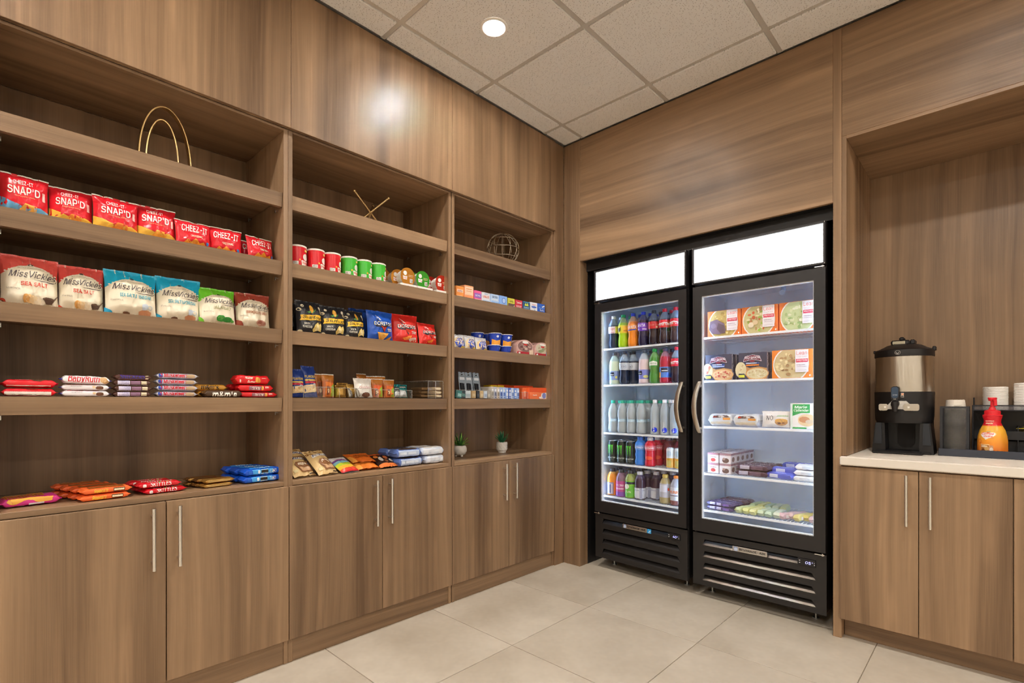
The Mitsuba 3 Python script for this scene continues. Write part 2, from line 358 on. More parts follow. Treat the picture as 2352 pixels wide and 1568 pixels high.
def bag_mesh(w, h, d, seed):
    ph = seed * 7.31
    def b_(q, sgn):
        s, t = np.clip(2 * q[:, 0] / w, -1, 1), np.clip(q[:, 1] / h, 0, 1)
        env = np.clip(np.minimum((t + 0.02) / 0.2, (0.94 - t) / 0.26), 0, 1) ** 0.65
        rim = 1 - np.abs(s) ** 3
        b = d / 2 * env * rim ** 0.8
        z0 = np.zeros_like(s)
        b = b + d * 0.34 * (meshkit.fbm(np.stack([s * 1.7 + ph, t * 2.0, z0 + sgn], 1), 3) - 0.5) * env * rim
        b = b + d * 0.26 * (meshkit.noise(np.stack([s * 6 + ph, t * 1.6 + 3, z0 + 5 * sgn], 1)) - 0.5) * rim * (1.1 - env)
        b = b + d * 0.10 * (meshkit.noise(np.stack([s * 9 + t * 5 + ph, t * 9 - s * 4, z0], 1)) - 0.5) * env * rim
        return s, t, env, b
    def S(q):
        s, t, env, b = b_(q, 1.0); x = q[:, 0] * (1 - 0.055 * env)
        zz = q[:, 1] + 0.012 * h * (meshkit.noise(np.stack([s * 2 + ph, t * 0, t * 0], 1)) - 0.5) * (t > 0.5)
        return np.stack([x, -b, zz], 1)
    def Sb(q):
        s, t, env, b = b_(q, 2.0); x = q[:, 0] * (1 - 0.055 * env)
        zz = q[:, 1] + 0.012 * h * (meshkit.noise(np.stack([s * 2 + ph, t * 0, t * 0], 1)) - 0.5) * (t > 0.5)
        return np.stack([x, 0.7 * b + 0.0006, zz], 1)
    return on_grid(S, -w / 2, w / 2, 0, h, 24, 26), grid(S, -w / 2, w / 2, 0, h, 24, 26), grid(Sb, -w / 2, w / 2, 0, h, 12, 14, True)

def on_grid(S, x0, x1, y0, y1, nx, ny):
    from scipy.interpolate import RegularGridInterpolator as R
    gx, gy = np.linspace(x0, x1, nx + 1), np.linspace(y0, y1, ny + 1)
    X, Y = np.meshgrid(gx, gy, indexing='ij'); f = R((gx, gy), S(np.stack([X.ravel(), Y.ravel()], 1)).reshape(nx + 1, ny + 1, 3))
    return lambda q: f(np.stack([np.clip(q[:, 0], x0, x1), np.clip(q[:, 1], y0, y1)], 1))

def lift(m, rx, ry=0.0):
    """how far a package tilted by rx, ry reaches below its origin"""
    v = np.vstack([q[0] for q in m.p]) if isinstance(m, M) else m.vertices
    R = trimesh.transformations.rotation_matrix(math.radians(rx), [1, 0, 0])[:3, :3] @ trimesh.transformations.rotation_matrix(math.radians(ry), [0, 1, 0])[:3, :3]
    return -float((v @ R.T)[:, 2].min())

def bag(name, label, cat, x0, x1, z, h, y, col, art, seed, d=None, lean=-7.0, rz=0.0, group=None, bsdf='gloss', back=None):
    w = x1 - x0; d = d or min(0.07, 0.42 * w)
    S, fr, bk = bag_mesh(w, h, d, seed)
    body = M().add(fr, col, True).add(bk, back or col, True)
    pm = decal(M(), S, art, w, h)
    parts = [('pouch', body.ply(bsdf))] + ([('print', pm.ply(bsdf))] if art else [])
    return thing(name, parts, label, cat, at((x0 + x1) / 2, y, z + 0.0008 + max(lift(body, lean), lift(pm, lean) if art else -1), rz, lean), group)

def pillow_mesh(L, D, H, seed, n=4.0, crimp=0.11):
    ph = seed * 3.77
    def sec_(u, th):
        e = np.clip(np.minimum(u + L / 2, L / 2 - u) / (crimp * L), 0, 1)
        kz = 0.05 + 0.95 * np.clip((e - 0.35) / 0.65, 0, 1) ** 0.55
        c, s = np.cos(th), np.sin(th)
        yy = D / 2 * np.sign(c) * np.abs(c) ** (2 / n); zz = H / 2 * kz * np.sign(s) * np.abs(s) ** (2 / n)
        wv = (meshkit.noise(np.stack([u * 60 + ph, th * 1.2, u * 0], 1)) - 0.5) * 0.10 * H + (meshkit.noise(np.stack([u * 210 + ph, th * 2, u * 0 + 4], 1)) - 0.5) * 0.06 * H
        zz = zz + wv * kz * np.abs(s) + (meshkit.noise(np.stack([yy * 160, u * 0 + ph, u * 0 + np.sign(u)], 1)) - 0.5) * 0.16 * H * (e < 0.4)
        yy = yy * (1 - 0.03 * (1 - kz)) + wv * 0.6 * np.abs(c)
        return np.stack([u, yy, H / 2 + zz], 1)
    m = grid(lambda q: sec_(q[:, 0], q[:, 1]), -L / 2, L / 2, 2 * np.pi, 0, 30, 28)
    za, zb = m.vertices[:, 2].min(), m.vertices[:, 2].max(); sec0 = sec_
    def sec(u, th): p = sec0(u, th); p[:, 2] = (p[:, 2] - za) * H / (zb - za); return p
    def S(q):       # y from 0 to H runs up the front side, from H to H + D across the top
        t = q[:, 1]
        th = np.where(t < H, 1.25 * np.pi - t / H * np.pi / 2, 0.75 * np.pi - (t - H) / D * np.pi / 2)
        return sec(q[:, 0], th)
    m = grid(lambda q: sec(q[:, 0], q[:, 1]), -L / 2, L / 2, 2 * np.pi, 0, 30, 28)
    return S, m

@functools.lru_cache(None)
def _pillow_ply(L, D, H, col, art, seed, bsdf, crimp, ends):
    S, m = pillow_mesh(L, D, H, seed, crimp=crimp)
    cols = np.tile(lin(col), (len(m.vertices), 1))
    if ends: cols[np.abs(m.vertices[:, 0]) > L / 2 * (1 - 1.15 * crimp)] = lin(ends)
    v, f, n = meshkit.arrays(m, True)
    body = M().raw(v, f, n, cols).ply(bsdf)
    return [('wrapper', body)] + ([('print', decal(M(), S, art, L, H).ply(bsdf))] if art else [])

def pack(name, label, cat, xc, yc, z, L, D, H, col, art=(), seed=1, rz=0.0, rx=0.0, ry=0.0, bsdf='gloss', crimp=0.11, ends=None, group=None):
    return thing(name, _pillow_ply(round(L, 4), round(D, 4), round(H, 4), col, tuple(tuple(map(_h, a)) for a in art), seed, bsdf, crimp, ends), label, cat, at(xc, yc, z + 0.0006 + (lift(pillow_mesh(L, D, H, seed, crimp=crimp)[1], rx, ry) if rx or ry else 0), rz, rx, ry), group)
def _h(a): return tuple(map(tuple, a)) if isinstance(a, list) else a

def carton(name, label, cat, xc, yc, z, w, d, h, col, art=(), top=(), side=(), rz=0.0, ry=0.0, bsdf='satin', topcol=None, group=None, rx=0.0):
    """a box; art on its front, top (y away from the viewer) and left side"""
    m = M().add(cbox(-w / 2, w / 2, 0, d, 0, h, 0.0012), col, False)
    p = M()
    decal(p, lambda q: np.stack([q[:, 0], q[:, 0] * 0, q[:, 1]], 1), art, w, h, edge=1.0)
    decal(p, lambda q: np.stack([q[:, 0], q[:, 1], q[:, 0] * 0 + h], 1), top, w, d, edge=1.0)
    decal(p, lambda q: np.stack([q[:, 0] * 0 - w / 2, d / 2 - q[:, 0], q[:, 1]], 1), side, d, h, edge=1.0)
    parts = [('box', m.ply(bsdf))] + ([('print', p.ply(bsdf))] if p.p else [])
    return thing(name, parts, label, cat, at(xc, yc, z + 0.0004, rz, rx, ry), group)

def round_body(profile, colf, n=22, smooth=50):
    """lathe with a colour by height; colf(z array) -> colours or one hex"""
    mm = M(); v, f, nn = meshkit.arrays(lathe(profile, n), smooth)
    return mm.raw(v, f, nn, lin(colf) if not callable(colf) else colf(v[:, 2]))

def on_round(profile):
    pz, prr = np.array([p[1] for p in profile]), np.array([p[0] for p in profile]); o = np.argsort(pz, kind='stable')
    def S(q):
        r = np.interp(q[:, 1], pz[o], prr[o]); a = -np.pi / 2 + q[:, 0] / np.maximum(r, 0.004)
        return np.stack([r * np.cos(a), r * np.sin(a), q[:, 1]], 1)
    return S
# ================================================================== left shelving unit, top down
Z2, Z3, Z4, ZB = 1.710, 1.420, 1.1305, 0.7742
RED, WHT = 'cf1f2b', 'f4f1ec'
def snapd(low, low2, chip='f0a63c'):
    return [('p', [(-.5, 0), (.5, 0), (.5, .13), (.28, .19), (.05, .12), (-.18, .20), (-.5, .36)], low), ('p', [(.12, 0), (.5, 0), (.5, .15), (.30, .20)], low2),
            ('p', [(-.16, .03), (.22, 0), (.24, .20), (.0, .24)], chip), ('t', 'CHEEZ-IT', -.03, .70, .115, .40, WHT), ('t', "SNAP'D", -.02, .46, .185, .66, WHT), ('t', 'CHEESY BAKED SNACK', .0, .39, .028, .4, 'f7d9a8', 0, False),
            ('r', .36, .40, .42, .62, 'e8b5b0'), ('r', -.5, .965, .5, 1.0, 'e9e3dc')]
cheez = [('p', [(-.38, 0), (-.22, .20), (-.12, .12), (.0, .26), (.12, .12), (.24, .18), (.36, 0)], 'f09a35'), ('p', [(-.30, 0), (-.1, .14), (.05, 0)], 'f7b653'), ('t', 'CHEEZ-IT', 0, .52, .25, .74, WHT, .08),
         ('t', 'ORIGINAL', .04, .31, .075, .34, 'fbe9d0'), ('e', .36, .16, .045, .055, '3f7fc4'), ('r', -.5, .965, .5, 1.0, 'e9e3dc')]
for k, (a, b_, h, art, lab, lean) in enumerate([
        (-2.765, -2.645, .128, snapd('6fb4e0', '6fb4e0', 'f2b44e'), 'red cheese snack bag with blue bottom corners, leftmost on its shelf', -5),
        (-2.648, -2.531, .124, snapd('f3bf4a', 'f3bf4a', 'ef8f35'), 'red cheese snack bag with yellow bottom, next to the blue-cornered one', -8),
        (-2.536, -2.404, .122, snapd('f3bf4a', 'f0b445', 'ea8534'), 'red cheese snack bag with yellow bottom, third from the left on its shelf', -4),
        (-2.415, -2.283, .132, snapd('f2c14c', 'f2c14c', 'eea038'), 'red cheese snack bag with yellow bottom, fourth from left, beside smaller red bags', -10),
        (-2.291, -2.166, .103, cheez, 'small red cracker bag, left one of the adjoining pair of small red cracker bags', -9),
        (-2.177, -2.050, .106, cheez, 'small red cracker bag, right one of the adjoining pair of small red cracker bags', -6),
        (-2.035, -1.920, .101, cheez, 'small red cracker bag standing alone against the unit side on the second shelf', -12)]):
    bag('snack_bag', lab, 'snack bag', a, b_, Z2, h, .07 + .012 * (k % 2), RED, art, 11 + k, rz=(4, -3, 2, -2, 3, -4, 9)[k], lean=lean)
bag('snack_bag', 'red cheese snack bag peeking out behind the second bag from the left', 'snack bag', -2.640, -2.525, Z2, .139, .135, RED, snapd('f3bf4a', 'f3bf4a'), 31)
bag('snack_bag', 'pale blue snack bag peeking out behind the leftmost red bag', 'snack bag', -2.772 + .004, -2.655, Z2, .137, .132, '6fb4e0', [], 32)
bag('snack_bag', 'red snack bag hidden behind the fourth red bag, only its edge showing', 'snack bag', -2.400, -2.270, Z2, .118, .150, RED, [], 33)
bag('snack_bag', 'red cracker bag behind the lone small red cracker bag', 'snack bag', -2.050, -1.930, Z2, .093, .140, RED, cheez, 34)

CRM, PUR = 'ebe3cd', '43383f'
def kettle(band, flav, fcol, pic, dark):
    lace = [('e', x * .94, .735 - .52 * x * x + .02, .020, .014, 'f3ead8') for x in np.linspace(-.46, .46, 15)]
    base = [('p', [(-.5, 1), (-.5, .58), (-.44, .62), (-.34, .70), (-.2, .765), (-.06, .79), (-.04, .82), (.04, .82), (.06, .79), (.2, .765), (.34, .70), (.44, .62), (.5, .58), (.5, 1)], band), ('e', 0, .80, .045, .022, dark)]
    txt = [('t', 'MissVickies', .02, .535, .125, .80, PUR, .28, False), ('p', [(.02, .50), (.42, .50), (.44, .53), (.46, .55), (.44, .51), (.40, .485), (.2, .485)], PUR), ('t', flav, .05, .375, .075, .46 if len(flav) < 14 else .62, fcol, .05), ('t', 'KETTLE COOKED CHIPS', 0, .70, .022, .44, 'a99c86', 0, False), ('t', 'NO ARTIFICIAL', -.30, .28, .030, .22, '8d8372', .05, False)]
    return base + lace + txt + pic
potato = [('e', -.10 + .055 * i, .13 - .004 * i, .055, .075, c) for i, c in enumerate(['d9a35c', 'e6bd83', 'efd2a2', 'f3deb8', 'f7e9cd', 'f9f0dc'])] + [('e', .30, .15, .10, .035, '6b5344'), ('p', [(.20, .15), (.40, .15), (.36, .07), (.24, .07)], '57433a'), ('p', [(.38, .16), (.46, .25), (.47, .24), (.40, .14)], '6b5344'), ('e', -.46, .05, .05, .05, 'b8442f')]
jug = [('p', [(.12, .02), (.34, .02), (.36, .10), (.27, .14), (.19, .14), (.11, .10)], 'c98f6b'), ('p', [(.19, .14), (.27, .14), (.29, .24), (.25, .26), (.18, .25)], 'bfcbd8'), ('o', .33, .19, .05, .045, 'aab8c8', .012), ('e', -.12, .05, .07, .03, '6a4a35'), ('p', [(-.5, 0), (-.34, 0), (-.38, .07), (-.5, .13)], '2b9fc9')]
pepper = [('e', .02, .14, .12, .07, '3f9b3f'), ('e', .20, .12, .13, .06, '2f8438'), ('e', .33, .10, .06, .03, '57a64a'), ('e', .0, .15, .06, .03, '6fbf5c'), ('p', [(-.5, 0), (-.36, 0), (-.42, .10), (-.5, .16)], '6fbf2f')]
bbq = [('e', .18, .14, .15, .075, 'b98a78'), ('e', .18, .145, .11, .05, '9c5f50'), ('p', [(-.5, 0), (-.30, 0), (-.36, .14), (-.5, .20)], '9a4a3c'), ('e', .12, .10, .06, .02, 'd3ab98')]
for k, (a, b_, h, band, art, lab, lean, rz) in enumerate([
        (-2.762, -2.619, .163, 'd8564e', kettle('d8564e', 'SEA SALT', 'cf4a38', potato, '5b4a44'), 'large cream and coral chip bag, leftmost on the third shelf', -6, 5),
        (-2.624, -2.501, .156, 'd2504a', kettle('d2504a', 'SEA SALT', 'cf4a38', potato, '5b4a44'), 'cream and coral chip bag between the leftmost one and the turquoise ones', -5, -4),
        (-2.503, -2.345, .162, '1fa9cf', kettle('1fa9cf', 'SEA SALT & VINEGAR', '4a97ad', jug, '3c5b66'), 'cream and turquoise chip bag next to the coral-topped bags', -6, 3),
        (-2.349, -2.200, .166, '1fa4cb', kettle('1fa4cb', 'SEA SALT & VINEGAR', '4a97ad', jug, '3c5b66'), 'cream and turquoise chip bag next to the green-topped bag', -4, -2),
        (-2.210, -2.072, .148, '6cc832', kettle('6cc832', 'JALAPENO', 'a3a37c', pepper, '3f6b25'), 'cream chip bag with a bright green top and a pepper picture', -9, 4),
        (-2.072, -1.935, .150, '9c4335', kettle('9c4335', 'SMOKEHOUSE BBQ', 'a56a4a', bbq, '4e2a22'), 'cream chip bag with a brown-red top, rightmost on the third shelf', -7, -3)]):
    bag('chip_bag', lab, 'chip bag', a, b_, Z3, h, .078 + .01 * (k % 2), CRM, art, 51 + k, d=.062, rz=rz, lean=lean, back=band)
bag('chip_bag', 'bright green chip bag just showing behind the green-topped cream bag', 'chip bag', -2.175, -2.055, Z3, .153, .150, '6cc832', [], 61)
bag('chip_bag', 'dark red chip bag top showing behind the brown-red-topped bag', 'chip bag', -2.085, -1.965, Z3, .151, .148, '8c3529', [], 62)

# ---- fourth shelf: candy bars lying in stacks
kit = [('r', -.40, .0, .36, .26, 'ece4dc'), ('r', -.34, .12, .10, .16, '9b8f88'), ('p', [(-.02, 1.25), (.22, 1.62), (.30, 1.2), (.18, .62), (.06, .72)], '5a3420'), ('p', [(.10, 1.22), (.23, 1.38), (.29, 1.22), (.17, 1.05)], 'e9c48a'),
       ('p', [(-.28, .98), (-.24, 1.42), (.03, 1.36), (.0, .95)], 'e31b2b'), ('t', 'KitKat', -.125, 1.02, .30, .27, WHT, .25), ('t', 'CRISP WAFERS IN CHOCOLATE', .04, .93, .05, .22, WHT, 0, False)]
pack('candy_bar', 'red wafer bar with white lettering, upper one at the left end', 'candy bar', -2.692, .075, Z4 + .0262, .136, .055, .025, 'dd1324', kit, 2, rx=-6)
pack('candy_bar', 'red wafer bar with white lower edge, lower one at the left end', 'candy bar', -2.694, .072, Z4, .136, .055, .025, 'dd1324', [('r', -.42, .05, .38, .52, 'ece4dc'), ('r', -.3, .25, .12, .33, '8f8680'), ('r', -.05, .8, .15, .95, '7a2a1c')], 3)
baby = [('t', 'BabyRuth', -.05, .36, .52, .60, 'c92433', .12), ('e', .33, .62, .07, .30, 'd7b183'), ('e', .38, .35, .06, .22, 'c79a66'), ('r', -.3, .16, .16, .22, 'd2656e')]
babs = [('e', .27, .45, .075, .24, '6b4430'), ('e', .16, .58, .035, .12, 'e3c39a'), ('t', 'NET WT 1.9 OZ', -.18, .55, .16, .2, '8c8894', .1, False), ('t', 'BabyRuth', -.05, 1.02, .3, .6, 'c92433', .12)]
pack('candy_bar', 'white candy bar with blue ends and red lettering, lowest of its stack', 'candy bar', -2.554, .078, Z4, .137, .045, .021, 'ece9ee', babs, 5, rz=2, ends='2a2fa0')
pack('candy_bar', 'white candy bar with blue ends, middle of its stack', 'candy bar', -2.553, .080, Z4 + .0215, .137, .045, .020, 'ece9ee', babs, 6, rz=-2, ends='2a2fa0')
pack('candy_bar', 'white candy bar with blue ends and large red lettering, topmost of its stack', 'candy bar', -2.553, .076, Z4 + .0420, .137, .045, .029, 'f0edf0', baby, 7, rz=1, ry=1.6, ends='2a2fa0')
sn = [('r', -.36, .20, -.06, .86, 'd9d3ee'), ('r', -.04, .25, .20, .8, '8d6a86'), ('r', .22, .28, .36, .78, 'd8cdb0'), ('r', -.4, .02, .38, .12, 'e9dfe6')] + [('r', -.345 + .018 * i, .28, -.338 + .018 * i, .8, '8f89b8') for i in range(15)]
sn_top = [('t', 'SNICKERS', -.03, .34, .50, .62, '3a2f92', .1), ('r', -.36, .20, -.355, .9, 'e9dfe6'), ('r', .3, .25, .38, .8, 'd8cdb0'), ('r', -.38, .12, .36, .2, 'd98f8f')]
for k, n_ in enumerate(('lowest', 'second from the bottom', 'third from the bottom', 'topmost')):
    pack('candy_bar', f'dark brown peanut bar, {n_} of the stack of four dark brown bars', 'candy bar', -2.424 + .002 * (k % 2), .078, Z4 + .0202 * k, .118, .042, .0196, '4a2a20', sn_top if k == 3 else sn, 8 + k, rz=(-2, 1, -1, 2)[k], ends='35190f')
mu = [('t', '3 Musketeers', -.08, .34, .5, .62, 'cf2f3f', .1), ('e', -.37, .55, .045, .33, '3c57b5'), ('e', .30, .5, .10, .3, 'c9ae8f'), ('r', -.36, .14, .3, .2, 'b9bddd')]
for k, n_ in enumerate(('lowest', 'second from the bottom', 'third from the bottom', 'topmost')):
    pack('candy_bar', f'silver candy bar with red lettering, {n_} of the silver stack', 'candy bar', -2.287 + .003 * ((k % 2) - .5), .076, Z4 + .0228 * k, .144, .042, .0222, 'c9cbdb', mu, 13 + k, rz=(1, -2, 2, -1)[k], bsdf='foil')
pack('candy_bar', 'dark brown candy pouch with white lettering, in front of the yellow ones', 'candy pouch', -2.133, .066, Z4, .142, .070, .030, '46301f', [('t', "m&m's", .02, .16, .52, .62, WHT, .05), ('r', -.3, .1, .1, .16, 'a58c70')], 18, crimp=.09)
pack('candy_bar', 'yellow candy pouch lying behind the dark brown pouch, upper of two', 'candy pouch', -2.155, .150, Z4 + .027, .125, .075, .026, 'e0a13a', [('t', "m&m's", -.02, .3, .5, .5, '3d2415', .05)], 19, rz=-3)
pack('candy_bar', 'yellow candy pouch lying behind the dark brown pouch, lower of two', 'candy pouch', -2.150, .150, Z4, .125, .075, .026, 'e0a13a', [], 20, rz=3)
nb = [('t', 'Nutter', -.12, .52, .26, .22, 'f2e3d4', .2), ('t', 'Butter', -.05, .22, .26, .22, 'f2e3d4', .2), ('e', .12, .5, .05, .24, 'e0a04a'), ('e', .17, .42, .04, .2, 'd18a36'), ('r', .25, .55, .36, .62, 'f3b5ae'), ('r', -.38, .22, -.34, .5, 'f0d3cc')]
nb2 = [('p', [(-.2, .24), (-.18, .78), (.16, .72), (.14, .18)], '8f5a68'), ('t', 'Nutter Butter', -.02, .34, .3, .28, 'f2e3d4', .1), ('e', .19, .5, .035, .28, 'e0a04a'), ('r', .26, .5, .36, .7, 'f3b5ae')]
for k, (n_, H) in enumerate((('lowest', .024), ('middle', .029), ('topmost', .040))):
    pack('cookie_pack', f'red cookie pack, {n_} of the stack of three at the right end of its shelf', 'cookie pack', -1.998 - .012 * k + .004, .078, Z4 + (.0, .0246, .0542)[k], (.148, .140, .138)[k], .06, H, 'd41a22', nb if k == 2 else nb2, 22 + k, rz=(0, -1, 1)[k], crimp=.07)
pack('cookie_pack', 'red cookie pack set back behind the stack of three red packs', 'cookie pack', -2.020, .155, Z4 + .03, .140, .06, .028, 'c2181f', [], 26)
pack('cookie_pack', 'red cookie pack at the back, under the set-back red pack', 'cookie pack', -2.018, .155, Z4, .140, .06, .029, 'c2181f', [], 27)

# ---- bottom board of the left unit
pk_art = [('p', [(-.40, .55), (-.36, .95), (.02, 1.0), (.20, .85), (.36, .8), (.33, .45), (.12, .42), (-.06, .62), (-.3, .38)], 'f0b24a'), ('r', -.05, .15, .2, .42, 'ece6ea'), ('r', -.4, .06, -.12, .14, 'f1e5ea')] + \
    [('r', -.40 + .052 * i, 1.05, -.375 + .052 * i, 2.9, 'b05f1c') for i in range(12)] + [('r', -.42, 1.2 + .32 * j, .22, 1.30 + .32 * j, 'd98a2c') for j in range(6)]
pack('snack_pack', 'pink pack with an orange band, at the left end of the bottom board', 'snack pack', -2.690, .120, ZB, .150, .075, .032, 'd9388f', pk_art, 30, rz=6, crimp=.1)
re_side = [('t', "Reese's", -.12, .30, .38, .26, 'f1cf3d', .25), ('r', .12, .28, .34, .70, '5c3515'), ('r', .13, .42, .33, .54, 'f3e3c0')]
re_top = re_side + [('r', -.34, 1.2, .34, 2.4, '8a4a1e'), ('r', -.3, 1.4, .28, 1.6, 'c9782f')]
for r_ in range(4):
    for l_ in range(2):
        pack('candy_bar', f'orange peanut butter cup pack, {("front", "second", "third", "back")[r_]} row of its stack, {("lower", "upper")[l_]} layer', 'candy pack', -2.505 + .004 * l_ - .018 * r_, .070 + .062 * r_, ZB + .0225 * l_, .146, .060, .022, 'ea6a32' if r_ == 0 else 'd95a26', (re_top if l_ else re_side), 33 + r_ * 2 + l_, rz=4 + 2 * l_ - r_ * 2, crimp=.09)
sk = [('t', 'SKITTLES', .02, .35, .45, .46, WHT, .1), ('e', -.33, .45, .04, .2, 'f0e6e6'), ('e', .18, 1.2, .035, .25, 'f2c62f'), ('e', .0, 1.1, .03, .25, '4caf3d'), ('e', .28, 1.35, .03, .22, 'f08a2a'), ('t', 'SKITTLES', .0, 1.25, .9, .55, 'f1dede', .15)]
for r_ in range(2):
    for l_ in range(2):
        pack('candy_bar', f'bright red fruit candy pack, {("front", "back")[r_]} row, {("lower", "upper")[l_]} layer of its pile', 'candy pack', -2.338 + (.010, -.006)[l_] - .012 * r_, .085 + .078 * r_, ZB + .0215 * l_, .142, .072, .021, 'cc1624', sk, 45 + r_ * 2 + l_, rz=(6, 2)[l_] - 4 * r_, rx=-2 * l_)
tw = [('r', -.40, .25, .38, .75, 'caa25c'), ('t', 'TWIX', .05, 1.25, .6, .3, 'c02a1c', .15), ('r', -.36, .45, .34, .5, 'efdba8')]
for r_ in range(3):
    for l_ in range(2):
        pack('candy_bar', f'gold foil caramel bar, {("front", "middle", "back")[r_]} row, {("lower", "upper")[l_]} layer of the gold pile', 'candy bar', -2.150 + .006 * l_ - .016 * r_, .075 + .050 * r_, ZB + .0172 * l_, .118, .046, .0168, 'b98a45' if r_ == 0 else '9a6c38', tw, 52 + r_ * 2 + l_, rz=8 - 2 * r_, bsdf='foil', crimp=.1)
orr = [('p', [(-.26, .2), (-.30, .85), (.24, .85), (.28, .2)], '4aa3ea'), ('t', 'OREO', .25, .30, .36, .17, WHT, .12), ('r', -.06, .24, .12, .36, 'e8e4e0'), ('r', -.06, .42, .12, .62, '2a2422'), ('r', -.06, .68, .12, .78, 'e8e4e0'), ('r', -.38, .3, -.3, .6, '2a6ad4'), ('e', -.12, .5, .03, .16, 'dce9f5'),
       ('p', [(-.34, 1.15), (.30, 1.1), (.24, 2.6), (-.3, 2.5)], '2b86e2'), ('t', 'OREO', .0, 1.4, .8, .4, 'd5e8f7', .1)]
for r_ in range(3):
    for l_ in range(2):
        pack('cookie_pack', f'bright blue sandwich cookie pack, {("front", "middle", "back")[r_]} row, {("lower", "upper")[l_]} layer of the blue pile', 'cookie pack', -1.982 + .003 * l_ - .012 * r_, .078 + .068 * r_, ZB + .0305 * l_, .160, .064, .030, '1352c8', orr, 60 + r_ * 2 + l_, rz=4 - 3 * r_ + l_, crimp=.07)
# ================================================================== middle shelving unit
def crisp_can(col, label, x, k, grp=None):
    prof = [(0, 0), (.0355, 0), (.037, .003), (.037, .084), (.0375, .086)]
    body = round_body(prof, col, 26)
    S = on_round([(.0373, 0), (.0373, .09)])
    art = [('p', [(.10, .045), (.62, .045), (.66, .28), (.60, .30), (.36, .27), (.12, .30), (.06, .28)], 'f2efe8'), ('e', .36, .47, .20, .17, 'f0eee9'), ('t', 'Pringles', .36, .12, .11, .46, 'cf2a2f'), ('r', -.42, .06, -.10, .22, 'efece6'), ('r', .28, .74, .56, .84, 'f0d27a'), ('e', -.02, .30, .05, .05, 'f0a23a'),
           ('r', .44, .88, .60, .93, 'efeae0')] + [('r', -.40 + .03 * i, .08, -.39 + .03 * i, .20, '77706a') for i in range(9)]
    lid = M().add(lathe([(0, .0925), (.036, .0925), (.0385, .091), (.0388, .087), (.0378, .0845), (.0375, .084)], 26), 'f0eeea', 50)
    return thing('crisp_can', [('can', body.ply('gloss')), ('lid', lid.ply('satin')), ('print', decal(M(), S, art, .0373 * 2, .088, edge=.006).ply('gloss'))], label, 'crisp can', at(x, .062, Z2 + .0005, -6 + 5 * k))
nth = ('leftmost', 'middle', 'rightmost')
for k, x in enumerate((-1.826, -1.742, -1.662)): crisp_can('d0202b', f'small red crisp can with white lid, {nth[k]} of the three red cans in front', x, k)
for k, x in enumerate((-1.577, -1.498, -1.419)): crisp_can('3eae35', f'small green crisp can with white lid, {nth[k]} of the three green cans in front', x, k)

def snack_tub(col, label, xc, y, s=1.0):
    a = np.linspace(0, np.pi, 14)
    out = np.vstack([np.stack([.0445 * np.cos(a), .048 + .040 * np.sin(a)], 1), [(-.0445, .03), (-.034, .008), (-.02, .0), (.02, .0), (.034, .008), (.0445, .03)]]) * s
    R = trimesh.transformations.rotation_matrix(np.pi / 2, [1, 0, 0])
    lid = trimesh.creation.extrude_polygon(Polygon(out), .0016, engine='earcut'); lid.apply_transform(R)
    n = len(out); bk = out * .72 + [0, .012]
    v = np.vstack([np.column_stack([out[:, 0] * .95, out[:, 0] * 0 + .001, out[:, 1] * .95 + .002]), np.column_stack([bk[:, 0], bk[:, 0] * 0 + .055, bk[:, 1]])])
    f = [[i, (i + 1) % n, n + (i + 1) % n] for i in range(n)] + [[i, n + (i + 1) % n, n + i] for i in range(n)] + [[n, n + i, n + i + 1] for i in range(1, n - 1)]
    tub = trimesh.Trimesh(v, f, process=False); tub.fix_normals()
    art = [('e', -.20, .66, .13, .13, 'f3f0ea'), ('p', [(-.34, .28), (-.08, .28), (-.04, .50), (-.20, .47), (-.36, .50)], 'f1eee8'), ('t', 'Pringles', -.20, .34, .07, .24, 'cf2a2f'), ('r', .12, .12, .34, .36, 'f3f0ea'), ('r', .02, .55, .36, .58, 'f6dfb8'), ('r', .02, .47, .34, .50, 'f6dfb8')] + [('r', .14 + .03 * i, .14, .15 + .03 * i, .34, '6f6a64') for i in range(7)]
    p = decal(M(), lambda q: np.stack([q[:, 0], q[:, 0] * 0 - .0016, q[:, 1]], 1), art, .089 * s, .088 * s, edge=1.0)
    return thing('snack_tub', [('lid', solid(lid, 'foil', col)), ('tub', solid(tub, 'satin', 'e9e6e0', 40)), ('print', p.ply('gloss'))], label, 'snack tub', at(xc, y, Z2 + .0145, 2))
def tub_tray(xc, label):
    return thing('tub_tray', solid([cbox(xc - .05, xc + .05, .02, .20, Z2 + .0004, Z2 + .004), cbox(xc - .05, xc + .05, .02, .023, Z2 + .004, Z2 + .0135), cbox(xc - .05, xc + .05, .026, .20, Z2 + .004, Z2 + .0135, .001)], 'satin', 'e8e5df'), label, 'tray')
tub_tray(-1.262, 'low white tray under the orange snack tubs'); tub_tray(-1.158, 'low white tray under the green snack tubs'); tub_tray(-1.033, 'low white tray under the red snack tubs')
snack_tub('e09a3c', 'orange snack tub on its side, in front on the second shelf', -1.256, .04); snack_tub('e09a3c', 'orange snack tub just behind the front orange one', -1.272, .104)
snack_tub('b97a34', 'brown-orange snack tub at the back, nearest the green cans', -1.330, .150); snack_tub('4fb83c', 'green snack tub on its side between the orange and red tubs', -1.160, .04); snack_tub('48a838', 'green snack tub behind the front green one', -1.166, .104)
snack_tub('d9432f', 'red snack tub on its side, rightmost and in front', -1.030, .04); snack_tub('cf3a2c', 'red snack tub behind the front red one', -1.052, .104)

